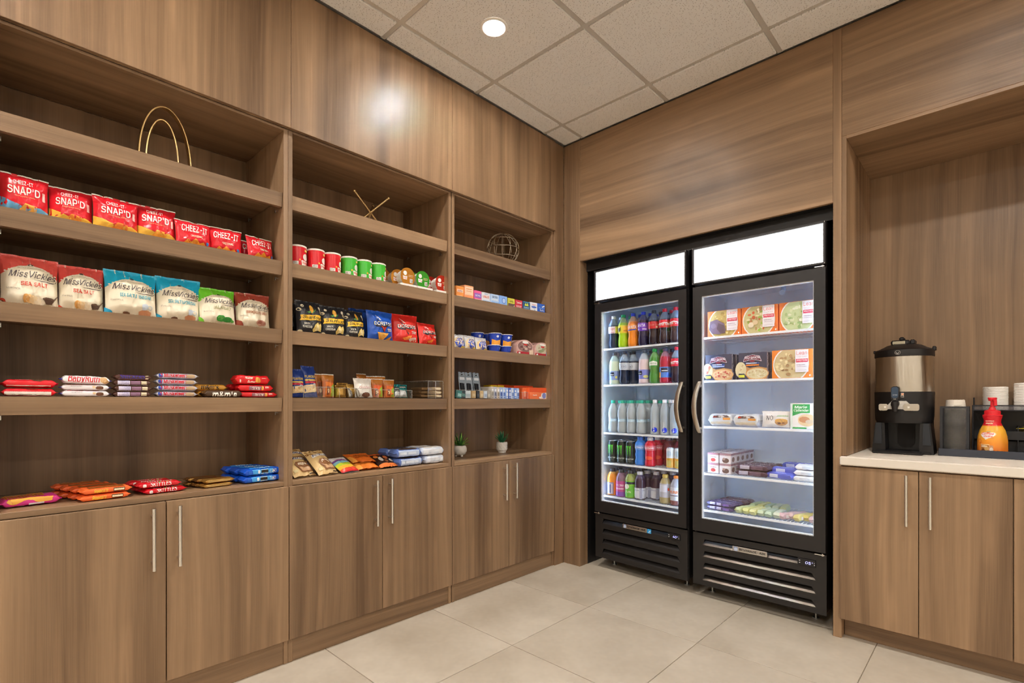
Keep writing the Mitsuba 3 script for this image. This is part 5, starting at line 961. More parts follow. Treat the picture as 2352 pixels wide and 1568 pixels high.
for i, u in enumerate((.506, .562)): column('tea_can', u, ZF1[3], 1, f'slim white and yellow can, {("left", "right")[i]} of two', 'drink can', 'fourth cooler shelf', name='drink_can', d0=.112)
s5 = 'bottom cooler shelf'
for kind, u, n, desc, r in (('body', .066, 2, 'orange drink bottle with a grey label', 25), ('pink_t', .1385, 2, 'pink drink bottle with a dark cap', 15), ('green_t', .211, 3, 'green drink bottle with a dark cap', 10), ('vita', .284, 4, 'dark drink bottle with white cap and label', 15)):
    column(kind, u, ZF1[4], n, desc, 'bottle', s5, r=r, d0=.118, pitch=.076)
column('vita', .358, ZF1[4], 3, 'dark white-capped bottle set back in the right-hand column', 'bottle', s5, d0=.190, pitch=.077, r=15)
column('vita', .432, ZF1[4], 2, 'dark white-capped bottle, farthest right of the dark ones', 'bottle', s5, d0=.266, pitch=.077, r=15)
column('shake', .466, ZF1[4], 1, 'tan shake bottle with a gold cap', 'bottle', s5, r=10)
column('milk', .540, ZF1[4], 1, 'white-labelled shake bottle with an orange cap', 'bottle', s5, r=0)

# ------------------------------------------------------------------ frozen food
def fcarton(name, lab, cat, u, d, z, w, dp, h, col, art=(), top=(), side=(), r=0.0, rx=0.0, L=L2, bsdf='satin'):
    m = M().add(cbox(-w / 2, w / 2, 0, dp, 0, h, .001), col); p = M()
    decal(p, lambda q: np.stack([q[:, 0], q[:, 0] * 0, q[:, 1]], 1), art, w, h, edge=1.0)
    decal(p, lambda q: np.stack([q[:, 0], q[:, 1], q[:, 0] * 0 + h], 1), top, w, dp, edge=1.0)
    decal(p, lambda q: np.stack([q[:, 0] * 0 + w / 2, q[:, 0] + dp / 2, q[:, 1]], 1), side, dp, h, edge=1.0)
    return thing(name, [('box', m.ply(bsdf))] + ([('print', p.ply(bsdf))] if p.p else []), lab, cat, L(u, d, z + .0005, r, rx))
def lean(food, mood, seed, x=0.0):
    rs = np.random.RandomState(seed)
    a = [('e', -.02, .48, .45, .62, 'eee6dc'), ('e', -.02, .48, .42, .57, food[0])]
    for i in range(46):
        aa, rr = rs.uniform(0, 6.28), math.sqrt(rs.uniform(0, 1)); a.append(('e', -.02 + .36 * rr * math.cos(aa), np.clip(.48 + .42 * rr * math.sin(aa), .1, .9), rs.uniform(.015, .06), rs.uniform(.02, .07), food[1 + i % (len(food) - 1)]))
    return a + mood + [('r', .10, .20, .42, .98, 'ece8ee'), ('t', 'Lean', .26, .80, .13, .26, 'd9706a', 0, False), ('t', 'CUISINE', .26, .715, .035, .26, 'dca09c', 0, False), ('r', .12, .54, .41, .66, 'cf3f5c'), ('t', 'PROTEIN', .265, .585, .05, .24, 'f4e6e8'), ('r', .13, .44, .34, .465, 'b9a9b4'), ('r', .13, .38, .38, .40, 'c9bcc4'), ('r', .13, .26, .38, .275, 'd3c9d0'), ('e', .455, .08, .02, .035, 'f3efe8')]
foods = [(('c9b06a', 'd9c27a', 'b99a52', 'e0cc88'), [('p', [(-.44, .30), (-.40, .60), (-.20, .66), (.02, .48), (.08, .20), (-.10, .08), (-.34, .12)], '7a6472'), ('p', [(-.16, .52), (.04, .40), (.06, .12), (-.08, .10), (-.2, .3)], '5f4a50'), ('e', -.30, .42, .08, .1, '8a7684')]),
         (('c9c08a', 'dcd2a4', 'b98a5a', 'c9643c', '9ab04a', 'e9dcb4'), [('e', -.22, .32, .08, .1, 'e9dcc0'), ('e', -.10, .40, .07, .09, 'ddc8a0'), ('p', [(-.05, .1), (.06, .2), (.02, .06)], '9acb3c')]),
         (('c3cf9a', 'd6dcb0', '8fae6a', 'e0e4c4', 'a9bb7c'), []), (('cdb98a', 'e0cf9c', 'b08a5a', '9a7448', 'ecdcae'), [])]
for k, u in enumerate((.140, .331, .523)):
    for j in range(3):
        fcarton('frozen_meal', (f'orange frozen meal box with {("brown meat", "noodles and vegetables", "pale green pasta")[k]} pictured, in front on the top freezer shelf' if j == 0 else f'orange frozen meal box behind the {("first", "second", "third")[k]} front one, {ordn[j]} back'), 'frozen meal', u + .003 * j, .100 + .045 * j, ZF2[0], .186, .040, .148 - .004 * j, 'e8782c', lean(*foods[k], 5 + k) if j == 0 else ())
def pizza(tops, tag):
    rs = np.random.RandomState(7)
    a = [('r', -.5, .34, .5, 1, '3a3a4e'), ('p', [(-.5, .0), (.5, .0), (.5, .40), (.2, .47), (-.1, .42), (-.26, .50), (-.5, .66)], 'b98a5a'), ('e', -.42, .36, .2, .3, tops[0]), ('p', [(-.5, 0), (-.12, 0), (-.22, .12), (-.3, .22), (-.5, .22)], '3a3a4e'), ('e', .16, .20, .40, .22, 'd9a868'), ('e', .16, .21, .37, .19, tops[0])]
    for i in range(26): aa, rr = rs.uniform(0, 6.28), math.sqrt(rs.uniform(0, 1)); a.append(('e', .16 + .32 * rr * math.cos(aa), .21 + .15 * rr * math.sin(aa), rs.uniform(.02, .05), rs.uniform(.012, .035), tops[1 + i % (len(tops) - 1)]))
    for i in range(6): a.append(('e', -.44 + .02 * i, .28 + .05 * i, .03, .03, tops[1 + i % (len(tops) - 1)]))
    return a + [('p', [(-.33, .66), (-.26, .86), (0, .92), (.26, .86), (.33, .66), (.0, .74)], 'e3dcec'), ('p', [(-.31, .68), (-.25, .85), (0, .905), (.25, .85), (.31, .68), (.0, .755)], '6a2438'), ('t', 'RED BARON', 0, .765, .085, .52, 'eee9f2'), ('e', 0, .68, .10, .04, '8a3444'), ('r', -.25, .57, .25, .63, '2f4a8a'), ('r', -.22, .585, .15, .615, 'dfe3f0'), ('r', -.22, .50, .24, .555, tag), ('r', -.48, .07, -.27, .17, 'd9dc4a')]
for k, (u, w) in enumerate(((.110, .150), (.296, .148))):
    for j in range(3):
        fcarton('frozen_pizza', f'navy boxed frozen pizza with {("red topping", "pale cheese")[k]} pictured, in front on the second freezer shelf' if j == 0 else f'navy boxed frozen pizza behind the {("red-topped", "pale cheese")[k]} one, {ordn[j]} back', 'frozen pizza', u + .004 * j, .100 + .047 * j, ZF2[1], w, .044, .146, '3a3a4e',
                (pizza(('d9b48a', 'c0584a', 'b84838', 'e6cfa8', 'cf8a6a'), '9fb4e6') if k == 0 else pizza(('dcd2ac', 'e9e2c8', 'cdbf90', 'c9b48a'), 'e0813a')) if j == 0 else (), side=[('r', -.5, 0, -.32, 1, 'd9d6e0'), ('r', -.2, .1, .3, .9, '5a5a70'), ('r', -.1, .2, .2, .3, 'c9c9d6'), ('r', -.1, .5, .2, .6, '9a9ab0')])
for j in range(2): fcarton('frozen_meal', 'orange frozen meal box with creamy noodles pictured, right end of the second freezer shelf' if j == 0 else 'orange frozen meal box behind the creamy noodle one', 'frozen meal', .490, .098 + .045 * j, ZF2[1], .190, .040, .148, 'e8842c', [x for x in lean(*foods[3], 9)] if j == 0 else ())
wr = [('p', [(-.3, .55), (.35, .62), (.25, .9), (-.25, .85)], '5a4038'), ('e', .05, .72, .14, .12, 'd9d2cc'), ('r', -.28, .60, -.16, .75, 'c9402c'), ('r', .10, .5, .38, .58, 'e09a4a'), ('p', [(-.4, .1), (.4, .1), (.36, .45), (-.38, .42)], 'd3c6ae')]
for k, u in enumerate((.121, .262)):
    for j in range(2):
        S, m = pillow_mesh(.142, .095, .072, 201 + k + 2 * j); body = M().add(m, 'd6d9dc', True)
        thing('wrapped_sandwich', [('wrapper', body.ply('gloss')), ('print', decal(M(), S, wr, .142, .072).ply('gloss'))], f'clear-wrapped sandwich with a dark label, {("left", "right")[k]} one' + (' in front' if j == 0 else ' in the row behind'), 'sandwich', L2(u, .140 + .10 * j, ZF2[2] + .0008, 2 - 3 * k))
def fbag(name, lab, cat, u, d, z, w, h, dp, col, art, seed, r=0.0, rx=-6.0, bsdf='gloss'):
    S, fr, bk = bag_mesh(w, h, dp, seed)
    return thing(name, [('pouch', M().add(fr, col, True).add(bk, col, True).ply(bsdf))] + ([('print', decal(M(), S, art, w, h).ply(bsdf))] if art else []), lab, cat, L2(u, d, z + .004, r, rx))
no_art = [('t', 'NO', -.20, .42, .28, .24, '4a4a50', 0, False), ('e', .22, .30, .22, .20, 'b98a5a'), ('e', .22, .40, .22, .12, 'd9a85a'), ('e', .15, .24, .06, .06, '6a4434'), ('e', .30, .26, .05, .05, '8a5a40'), ('p', [(.05, .62), (.45, .66), (.46, .74), (.1, .72)], 'b5c9b0')]
fbag('frozen_pack', 'white frozen bread pack with dark lettering on the third freezer shelf', 'frozen pack', .406, .125, ZF2[2], .142, .086, .035, 'e6e4e2', no_art, 211)
fbag('frozen_pack', 'white frozen pack behind the lettered white one', 'frozen pack', .412, .175, ZF2[2], .142, .084, .03, 'dcdbda', [], 212)
mc = [('r', -.42, .62, .22, .96, '2f9a4a'), ('t', 'Marie', -.12, .80, .10, .46, 'f0f6f0', .2), ('t', 'Callender', -.10, .68, .09, .56, 'f0f6f0', .2), ('p', [(-.5, .0), (-.42, .0), (-.42, 1), (-.5, 1)], 'd9e6dc'), ('e', .12, .34, .34, .24, 'e6c99a'), ('e', .02, .36, .2, .12, 'c98a5a'), ('e', .20, .28, .14, .08, 'd9c0a0'), ('p', [(-.42, .5), (-.1, .62), (-.42, .62)], '2f9a4a'), ('r', -.42, .0, .1, .06, '2f9a4a')]
for j in range(2): fcarton('frozen_meal', 'white and green frozen meal box standing on the third freezer shelf' if j == 0 else 'white and green frozen meal box behind the standing one', 'frozen meal', .547, .100 + .042 * j, ZF2[2], .125, .038, .132, 'ece9e4', mc if j == 0 else ())
ic = [('r', -.5, .80, .5, 1, 'b98a94'), ('r', -.44, .0, .44, .74, 'ece8ea'), ('e', .0, .30, .22, .18, 'c9504a'), ('r', -.3, .55, .3, .62, 'b9929a')]; ic2 = [('r', -.5, .80, .5, 1, 'a9868e'), ('r', -.44, .0, .44, .74, 'e3dee2'), ('e', .05, .30, .3, .24, '6a5048'), ('e', -.1, .45, .12, .12, 'a98a80')]
for l_ in range(2):
    for c_ in range(2):
        for j in range(5):
            fcarton('ice_cream_carton', f'small white and red ice cream carton, {("left", "right")[c_]} column, {("lower", "upper")[l_]} layer, {ordn[j]} from the front', 'ice cream carton', .080 + .068 * c_ + .001 * j, .098 + .072 * j, ZF2[3] + .0583 * l_, .064, .069, .0575, 'e0d8dc', (ic, ic2)[c_], top=[('r', -.5, 0, .5, .12, '7a5a64'), ('r', -.4, .2, .4, .9, 'efeaec')], side=[('r', -.5, .80, .5, 1, '9a767e'), ('e', 0, .4, .3, .24, '8a6a60')])
bart = [('r', -.36, .25, -.08, .85, 'b9b4c8'), ('r', -.04, .3, .3, .8, '6a5260'), ('t', 'KLONDIKE', .0, 1.15, .5, .7, 'c9bcc0', .1)]
def fpack(name, lab, cat, u, d, z, L_, D_, H_, col, art, seed, r=0.0, bsdf='gloss', ends=None):
    return thing(name, _pillow_ply(L_, D_, H_, col, tuple(tuple(map(_h, a)) for a in art), seed, bsdf, .09, ends), lab, cat, L2(u, d, z + .0006, r))
for l_ in range(2):
    for j in range(3): fpack('ice_cream_bar', f'brown ice cream bar lying flat, {("lower", "upper")[l_]} layer, {ordn[j]} row from the front', 'ice cream bar', .290 + .006 * l_ + .008 * j, .130 + .075 * j, ZF2[3] + .0315 * l_, .180, .070, .031, '4f3640', bart, 221 + l_ * 3 + j, r=-4 + 3 * l_)
for k in range(5): fpack('ice_cream_pack', f'blue frozen treat pack in the heap beside the brown bars, {ordn[k]} from the front', 'frozen treat', .436 + .012 * k, .125 + .055 * k, ZF2[3] + .0008 + .016 * (k % 2) + .008 * k, .150, .075, .034, '5a66c9', [('r', -.3, .3, .0, .7, 'd3d8f0'), ('p', [(-.3, 1.1), (.3, 1.1), (.2, 2.0), (-.25, 1.8)], '7f8ae0')], 231 + k, r=-14 + 12 * (k % 3))
for k in range(3): fpack('ice_cream_pack', f'white frozen pack at the right end, {("lowest", "middle", "topmost")[k]} of its pile', 'frozen treat', .558, .125 + .012 * k, ZF2[3] + .0285 * k, .120, .085, .028, 'e9ebef', [('r', -.2, .3, .2, .6, 'd3d9e4')], 241 + k, r=5 * k - 5)
for l_ in range(2):
    for j in range(4): fpack('ice_cream_bar', f'purple and brown frozen bar, bottom freezer shelf, {("lower", "upper")[l_]} layer, {ordn[j]} row back', 'ice cream bar', .122 + .010 * j, .118 + .062 * j, ZF2[4] + .0245 * l_, .165, .058, .024, '4a3c66' if j < 2 else '5c3e48', [('r', -.34, .3, -.16, .8, 'c6c2dc'), ('r', -.10, .3, .06, .8, 'b9b4d2'), ('r', .12, .25, .34, .6, '7a5fae'), ('t', 'SNICKERS', 0, 1.3, .6, .7, 'a99cc9', .1)], 251 + l_ * 4 + j, r=-6 + 2 * j)
for k in range(6):
    fpack('frozen_bag', f'pale green and yellow ice pops, front of bottom freezer shelf, {ordn[k]} from left', 'ice pop', .238 + .036 * k, .150 + .006 * (k % 2), ZF2[4], .135, .034, .036, ('c9d69a', 'd9dc8a', 'dfe09a', 'c6d8b4', 'b9d0b0', 'd3dcc0')[k], [('r', -.3, .3, .3, .6, 'e9eed6')], 261 + k, r=70 + 4 * k)
for k in range(5):
    fpack('frozen_bag', f'clear bag of pale green and yellow ice pops set behind, {ordn[k]} from the left', 'ice pop', .262 + .036 * k, .290 + .006 * (k % 2), ZF2[4], .125, .034, .040, ('b9cf96', 'd3d68a', 'b5cfa8', 'c9d8b8', 'cfd9a0')[k], [], 271 + k, r=78 + 4 * k)
for k in range(5):
    fpack('frozen_bag', f'pink and yellow ice pops, right end of bottom freezer shelf, {ordn[k]} in its heap', 'ice pop', .468 + .032 * k, .145 + .03 * (k % 2), ZF2[4] + .0008 * k, .130, .032, .036, ('d9b4b4', 'dcc0bc', 'e0cf7a', 'dcc45c', 'cfa8a0')[k], [('r', -.3, .3, .2, .6, 'efe2dc')], 281 + k, r=62 + 5 * k)
# ================================================================== coffee counter
ZK = 0.8586
LC = lambda x, y, z=ZK, r=0.0: T().translate([x, y, z]).rotate([0, 0, 1], -90 + r)     # local: x to the right, y away from the viewer
# coffee urn: local origin at the body's axis
U = LC(.405, -1.852, ZK + .0005, 0)
urn = thing('coffee_urn', [], 'black and stainless steel coffee urn standing at the left end of the countertop', 'coffee urn', None)
def pu(n, ply, par=urn, lab=None): return part(n, ply, par, U, lab)
rU = .118
def prism(pts, y0, y1): m = trimesh.creation.extrude_polygon(Polygon(pts), y1 - y0, engine='earcut'); m.apply_transform(trimesh.transformations.rotation_matrix(np.pi / 2, [1, 0, 0])); m.apply_translation((0, y1, 0)); return m
pu('stand', solid([prism([(-.122, .0), (-.070, .0), (-.066, .02), (-.070, .150), (-.108, .150), (-.118, .05)], -.075, .10), prism([(.122, .0), (.070, .0), (.066, .02), (.070, .150), (.108, .150), (.118, .05)], -.075, .10), cbox(-.11, .11, .045, .10, .0, .16, .004),
                   cbox(-.112, .112, -.08, .10, .0, .012, .003)], 'satin', '121114'))
for s in (-1, 1): pu('side_rail', solid(prism([(s * .112, .045), (s * .080, .045), (s * .082, .150), (s * .104, .150)], -.083, -.074), 'satin', '1f242c'))
pu('drip_tray', solid([cbox(-.112, .086, -.142, -.075, .0, .013, .003), cbox(-.104, .078, -.138, -.078, .013, .0145)], 'shiny', '14151a'))
cp = Polygon([(-.035 + .035 * math.cos(a), .14 + .035 * math.sin(a)) for a in np.linspace(0, np.pi, 13)] + [(-.07, .07)] + [(-.035 + .035 * math.cos(a), .06 + .03 * math.sin(a)) for a in np.linspace(np.pi, 2 * np.pi, 13)])
b1 = trimesh.creation.extrude_polygon(affinity.translate(cp, .040, -.005), .006, engine='earcut'); b1.apply_transform(trimesh.transformations.rotation_matrix(np.pi / 2, [1, 0, 0])); b1.apply_translation((0, .042, 0))
pu('back_recess', solid(b1, 'matte', '1f1b1a'))
pu('base_shell', solid(lathe([(0, .150), (.112, .150), (.117, .165), (rU + .001, .190), (rU + .003, .300), (rU + .002, .303), (0, .303)], 44), 'satin', '141315', 40))
pu('steel_jacket', solid(lathe([(0, .303), (rU - .001, .303), (rU - .001, .476), (0, .476)], 56), 'brushed', smooth=40))
pu('lid', solid(lathe([(0, .476), (rU + .001, .476), (rU + .003, .480), (rU + .002, .508), (rU - .004, .514), (rU - .020, .520), (.070, .536), (.052, .541), (0, .542)], 48), 'satin', '151315', 35))
pu('lid_latch', solid([cbox(-.124, -.112, -.02, .02, .500, .516, .003), cbox(.112, .126, -.02, .02, .504, .524, .003), cbox(-.048, .028, -.05, .05, .536, .560, .006), cbox(.028, .046, -.03, .05, .540, .562, .003), cbox(-.018, .004, -.02, .03, .560, .578, .006)], 'satin', '1a181a'))
pu('window', solid(cbox(-.040, .010, -.0515, -.050, .541, .555), 'gloss', 'b0a890'))
em = M(); Sj = on_round([(rU + .0034, .47), (rU + .0034, .52)])
decal(em, Sj, [('o', -.012, .494, .012, .011, '8f8a88', .0022), ('p', [(-.020, .500), (-.012, .490), (-.004, .500), (-.009, .486), (-.016, .486)], '9a9694')], 1.0, 1.0, edge=.004)
pu('emblem', em.ply('gloss'))
pu('tap_bracket', solid([prism([(-.052, .218), (-.052, .236), (-.034, .258), (.022, .258), (.042, .236), (.042, .218)], -.128, -.122)], 'satin', 'c9c5bf'))
for s, x0, x1 in ((-1, -.086, -.050), (1, .012, .072)):
    pg = sbox(x0, .211, x1, .244).buffer(-.008).buffer(.008); m = trimesh.creation.extrude_polygon(pg, .006, engine='earcut'); m.apply_transform(trimesh.transformations.rotation_matrix(np.pi / 2, [1, 0, 0])); m.apply_translation((0, -.128, 0))
    pu('tap_guard', solid([m], 'brushed', smooth=30)); pu('tap_screw', solid([cyl(((x0 + x1) / 2 + (.008 if s < 0 else -.010), -.133, .228), ((x0 + x1) / 2 + (.008 if s < 0 else -.010), -.137, .228), .0045, 12), cbox((x0 + x1) / 2 - .014, (x0 + x1) / 2 - .006, -.1365, -.1335, .224, .232)][: 1 if s < 0 else 2], 'chrome', 'ffffff', 40))
pu('tap', solid([cyl((-.020, -.118, .250), (-.020, -.145, .240), .017, 14), cyl((-.020, -.145, .252), (-.020, -.150, .206), .016, 14, .010), cyl((-.020, -.11, .262), (-.020, -.138, .262), .012, 12)], 'satin', '171517', 40))
pg = sbox(-.037, .262, -.004, .330).buffer(-.014).buffer(.0135); m = trimesh.creation.extrude_polygon(pg, .012, engine='earcut'); m.apply_transform(trimesh.transformations.rotation_matrix(np.pi / 2, [1, 0, 0])); m.apply_translation((0, -.128, 0))
hd = pu('tap_handle', solid(m, 'satin', '15161a', 30))
p = M(); decal(p, lambda q: np.stack([q[:, 0], q[:, 0] * 0 - .1402, q[:, 1]], 1), [('p', list(sbox(-.034, .272, -.007, .326).buffer(-.010).buffer(.0098).exterior.coords)[:-1], '33475f'), ('t', 'COFFEE', -.0205, .285, .0042, .018, 'b9c4d2'), ('r', -.026, .266, -.016, .268, 'd0cdc8')], 1.0, 1.0, edge=1.0)
part('handle_print', p.ply('gloss'), hd.split('__')[0], U)
p = M(); decal(p, on_round([(rU + .0034, .2), (rU + .0034, .31)]), [('r', .001, .276, .0125, .297, 'dcd8d2'), ('r', .002, .286, .0115, .295, 'd07a4a'), ('r', .002, .2775, .0115, .284, '3a3434'), ('r', .004, .289, .008, .292, 'f0e8e0')], 1.0, 1.0, edge=.004)
pu('warning_label', p.ply('gloss'))

# cup caddy of black mesh on a tray
ZT = ZK + .0005
Ct = lambda n, ply, par, lab=None: part(n, ply, par, T().translate([.330, -1.990, ZT]).rotate([0, 0, 1], -90), lab)   # local: x right, y away, origin at tray's front-left corner
cad = thing('cup_caddy', [], 'black wire-mesh cup and lid organiser with a dark front tray, right of the urn', 'caddy')
CB = '24262c'
Ct('tray', solid([cbox(0, .62, .0, .004, .0, .034, .001), cbox(0, .62, .004, .30, .0, .004), cbox(0, .004, .004, .30, .0, .034), cbox(.616, .62, .004, .30, .0, .034), cbox(0, .62, .296, .30, .0, .034)], 'satin', '333844'), cad)
def mesh_panel(x0, x1, z0, z1, y, along='x', step=.0055, r=.0009):
    ms = []
    L, H = x1 - x0, z1 - z0
    q = (lambda a, z: (a, y, z)) if along == 'x' else (lambda a, z: (y, a, z))
    n = int((L + H) / step)
    for s in (1, -1):
        for i in range(n):
            t0 = i * step; a0, b0 = max(0, t0 - H), min(L, t0)
            z_a, z_b = t0 - a0, t0 - b0
            p0, p1 = (q(x0 + a0, z0 + z_a), q(x0 + b0, z0 + z_b)) if s > 0 else (q(x0 + L - a0, z0 + z_a), q(x0 + L - b0, z0 + z_b))
            if np.linalg.norm(np.subtract(p0, p1)) > 1e-4: ms.append(cyl(p0, p1, r, 3))
    return ms
def bars(pts, r=.0028): return [cyl(a, b_, r, 6) for a, b_ in pts]
x0, x1, y0, y1, z0, z1 = .004, .108, .020, .130, .010, .232
Ct('cup_holder_frame', solid([cbox(x, x + .010, y, y + .006, z0, z1) for x in (x0, x1 - .010) for y in (y0, y1 - .006)] + [cbox(x0, x1, y, y + .005, z, z + .008) for y in (y0, y1 - .005) for z in (z0, z1 - .008)] + [cbox(x, x + .005, y0, y1, z, z + .008) for x in (x0, x1 - .005) for z in (z0, z1 - .008)], 'satin', CB), cad)
for args in ((x0, x1, z0, z1, y0 + .001, 'x'), (y0, y1, z0, z1, x0 + .001, 'y'), (y0, y1, z0, z1, x1 - .001, 'y')): note(Ct('mesh_side', solid(mesh_panel(*args), 'satin', CB), cad), kind='stuff')
# lid shelf and packet bin to the right
a0, a1, b0, b1 = .118, .612, .125, .285
Ct('lid_shelf', solid(bars([((a0, y, z), (a1, y, z)) for y in (b0, b1) for z in (.214, .236)] + [((x, b0, z), (x, b1, z)) for x in (a0, .283, .45, a1) for z in (.214, .236)] + [((x, y, .004), (x, y, .275 if y > b0 else .236)) for x in (a0, a1) for y in (b0, b1)]) + [cbox(a0, a1, b0, b1, .2115, .2130)], 'satin', CB), cad)
note(Ct('shelf_mesh', solid(mesh_panel(a0, a1, .214, .236, b0, 'x', .0045, .0007), 'satin', '6f7076'), cad), kind='stuff')
Ct('back_panel', solid(cbox(a0, a1, b1 - .004, b1, .004, .212), 'satin', '17181b'), cad)
Ct('packet_bin', solid([cbox(a0 + .004, a1, b0 + .03, b0 + .033, .080, .118), cbox(a0 + .004, a1, b0 + .03, b1 - .004, .078, .081), cbox(.27, .273, b0 + .03, b1 - .004, .004, .14), cbox(a0 + .004, a1, b0 + .06, b0 + .063, .004, .07)], 'satin', '1a1b1f'), cad)
TC = lambda x, y, z=0.0, r=0.0: T().translate([.330, -1.990, ZT + z]).rotate([0, 0, 1], -90).translate([x, y, 0]).rotate([0, 0, 1], r)
# upside-down paper cups in the holder
def cup(h=.112, rt=.034, rb=.0445): return lathe([(0, h - .003), (rt - .004, h - .003), (rt - .003, h), (rt, h), (rb, .004), (rb + .002, .003), (rb + .002, 0), (rb - .001, 0), (rb - .002, .003), (rt - .002, h - .008), (0, h - .008)], 28)
cupm = cup(); cz = .006
for k in range(9):
    pr_ = []
    body = M().add(cupm, 'e9e4da' if k == 8 else 'cfc8bc', 40)
    pr_.append(('cup', body.ply('satin')))
    S = on_round([(.0466, 0), (.0345, .112)])
    if k == 8: pr_.append(('print', decal(M(), S, [('r', -.014, .082, .012, .088, 'd6cfc2'), ('r', .014, .078, .0155, .090, 'cfc6b8'), ('r', -.026, .062, -.016, .064, 'bdb4a6')], 1.0, 1.0, edge=.006).ply('satin')))
    if k == 6: pr_.append(('print', decal(M(), S, [('o', .004, .030, .022, .022, '3a362f', .0022), ('t', 'ROYAL', .004, .034, .006, .026, '4a453c'), ('t', 'CUPS', .004, .022, .006, .022, '4a453c'), ('e', .004, .045, .002, .002, '4a453c')], 1.0, 1.0, edge=.006).ply('satin')))
    thing('paper_cup', pr_, 'white paper cup topmost of the upturned stack in the mesh holder' if k == 8 else ('upturned paper cup with a round printed emblem, inside the mesh holder' if k == 6 else 'upturned paper cup nested in the stack inside the mesh holder'), 'cup', TC(.058, .074, cz + .0182 * k, 15), None if k in (6, 8) else 'nested paper cups in the holder')
# stacks of white lids
lid_prof = [(0, .0028), (.040, .0028), (.041, .0072), (.0435, .0072), (.0445, .0020), (.0462, .0016), (.0462, 0), (.0420, 0), (.0405, .0004), (0, .0006)]
lidm = solid(lathe(lid_prof, 30), 'satin', 'e8e6e2', 40)
for k in range(15): thing('cup_cover', lidm, 'white plastic cup lid topmost of the shorter lid stack' if k == 14 else 'white plastic cup lid in the shorter stack on the organiser', 'cup lid', TC(.196, .205, .2140 + .0074 * k, 7 * k), None if k == 14 else 'lids of the shorter stack')
lidm2 = solid(lathe([(r * 1.12, z) for r, z in lid_prof], 30), 'satin', 'eae8e4', 40)
for k in range(17): thing('cup_cover', lidm2, 'white plastic cup lid topmost of the taller lid stack' if k == 16 else 'white plastic cup lid in the taller stack on the organiser', 'cup lid', TC(.308, .205, .2140 + .0075 * k, 11 * k), None if k == 16 else 'lids of the taller stack')
for k in range(14): thing('cup_cover', lidm2, 'white plastic cup lid in the rightmost stack, beside the taller one', 'cup lid', TC(.418, .205, .2140 + .0075 * k, 11 * k), 'lids of the rightmost stack')
rs = np.random.RandomState(8)
for k in range(22):
    q = _pillow_ply(.075, .022, .005, ('c9b23c', 'd6c24e', 'b89a30', 'a98f2c')[k % 4], (), 300 + k % 4, 'foil', .1, None)
    thing('tea_packet', q, 'thin yellow stir-in packet in the loose heap behind the orange creamer bottle', 'packet', TC(.330 + rs.uniform(-.03, .09), .215 + rs.uniform(-.03, .03), .0825 + .0046 * k * .62 + .0, rs.uniform(-35, 35)) @ T().rotate([0, 1, 0], float(rs.uniform(-10, 10))), 'loose yellow packets')
for k in range(3): thing('sauce_packet', _pillow_ply(.06, .03, .006, '4a4c66', (), 311, 'gloss', .1, None), f'dark blue packet at the left of the packet bin, {("lowest", "middle", "topmost")[k]}', 'packet', TC(.170, .200, .0825 + .0066 * k, 10 - 8 * k))

# creamer bottle with pump
CM = [(0, 0), (.046, 0), (.051, .004), (.0525, .02), (.0525, .062), (.050, .088), (.043, .118), (.033, .140), (.029, .152), (.030, .165), (.0335, .176), (.033, .180)]
def cmcol(z):
    t = np.clip(z / .11, 0, 1)[:, None]; c = lin('ea6a24') * (1 - t) + lin('f3b23c') * t
    return np.where(z[:, None] > .1335, lin('d8202c'), c)
dense = [CM[0]]
for (r0, q0), (r1, q1) in zip(CM[:-1], CM[1:]):
    n = max(1, int(abs(q1 - q0) / .006)); dense += [(r0 + (r1 - r0) * i / n, q0 + (q1 - q0) * i / n) for i in range(1, n + 1)]
S = on_round(CM[1:]); hp = [(16 * math.sin(t) ** 3, 13 * math.cos(t) - 5 * math.cos(2 * t) - 2 * math.cos(3 * t) - math.cos(4 * t)) for t in np.linspace(0, 2 * np.pi, 33)[:-1]]
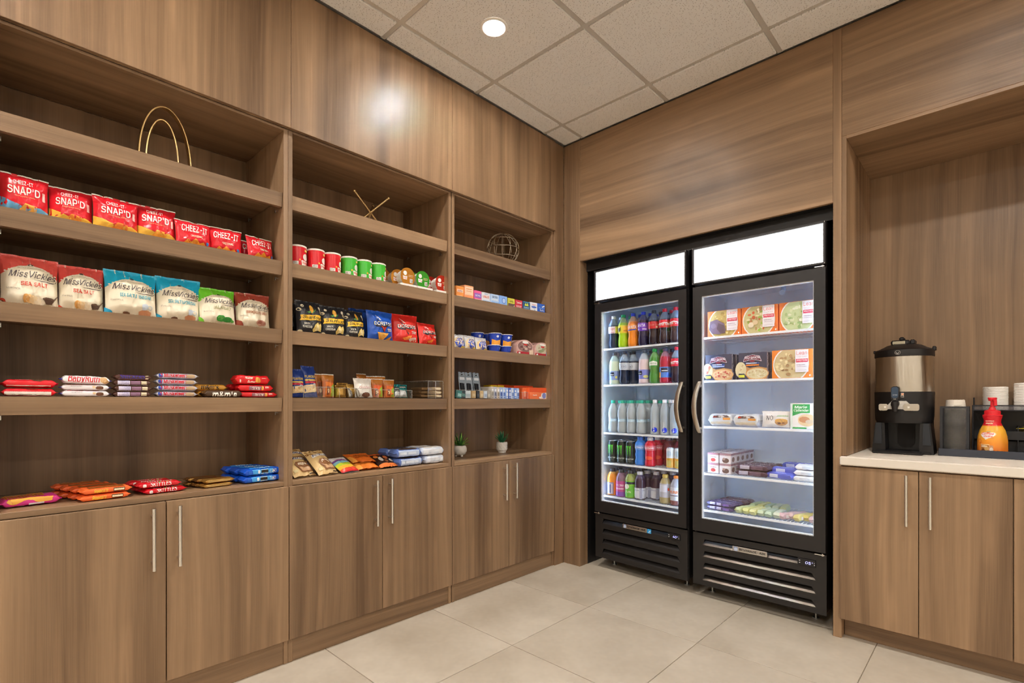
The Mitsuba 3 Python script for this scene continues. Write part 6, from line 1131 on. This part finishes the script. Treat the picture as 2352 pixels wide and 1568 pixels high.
heart = [(-.010 + x * .0016 + .00035 * y_, .093 + y_ * .00115) for x, y_ in hp]
heart2 = [(-.010 + x * .0018 + .00035 * y_, .093 + y_ * .0013) for x, y_ in hp]
gl = [('p', heart2, 'f6cf8a'), ('p', heart, 'f3ece8'), ('t', 'Coffee', -.011, .0965, .0105, .044, 'd8242e', .25), ('t', 'mate', -.008, .086, .0085, .030, 'd8242e', .25), ('r', -.014, .109, .002, .111, 'a9b0b8'), ('r', -.006, .0815, .014, .0825, 'c98a8a'),
      ('o', -.040, .066, .008, .010, 'cf5a24', .0014), ('r', -.034, .004, -.002, .054, 'efc88a'), ('r', -.033, .004, -.004, .050, 'b5763a'), ('e', -.022, .020, .010, .014, '7a4420'), ('e', -.012, .034, .008, .010, 'd9a868'), ('e', -.020, .044, .012, .004, 'ead3b4'), ('p', [(-.006, .004), (.012, .006), (.010, .048), (-.003, .050)], 'c9946a'), ('e', .004, .030, .006, .010, 'ecd9c8'), ('p', [(-.040, .003), (-.022, .003), (-.028, .016)], '4a2a18'), ('e', -.034, .004, .008, .005, 'f0e2d0'),
      ('r', -.020, .158, .010, .161, 'f0b8a8'), ('r', -.018, .153, .008, .155, 'f0b8a8'), ('r', -.018, .144, .006, .148, 'f2c4a8')]
pump = [lathe([(.033, .180), (.0345, .184), (.0335, .186), (.028, .188), (.028, .203), (.026, .206), (.014, .210), (.0095, .222), (.007, .224), (.007, .252), (.0, .252)], 28)]
head = [cyl((0, 0, .250), (0, 0, .262), .013, 16, .0165), cyl((0, 0, .262), (0, 0, .266), .0165, 16, .015), cyl((.0, -.004, .257), (.012, -.020, .252), .0065, 10), cyl((.012, -.020, .254), (.013, -.022, .228), .0062, 10)]
thing('creamer_bottle', [('bottle', round_body(dense, cmcol, 40, 60).ply('gloss')), ('print', decal(M(), S, gl, 1.0, 1.0, edge=.006).ply('gloss')), ('pump', solid(pump + head, 'satin', 'd8202c', 40))], 'orange creamer bottle with a red pump top standing on the organiser tray', 'creamer bottle', TC(.186, .070, .0080, -8))
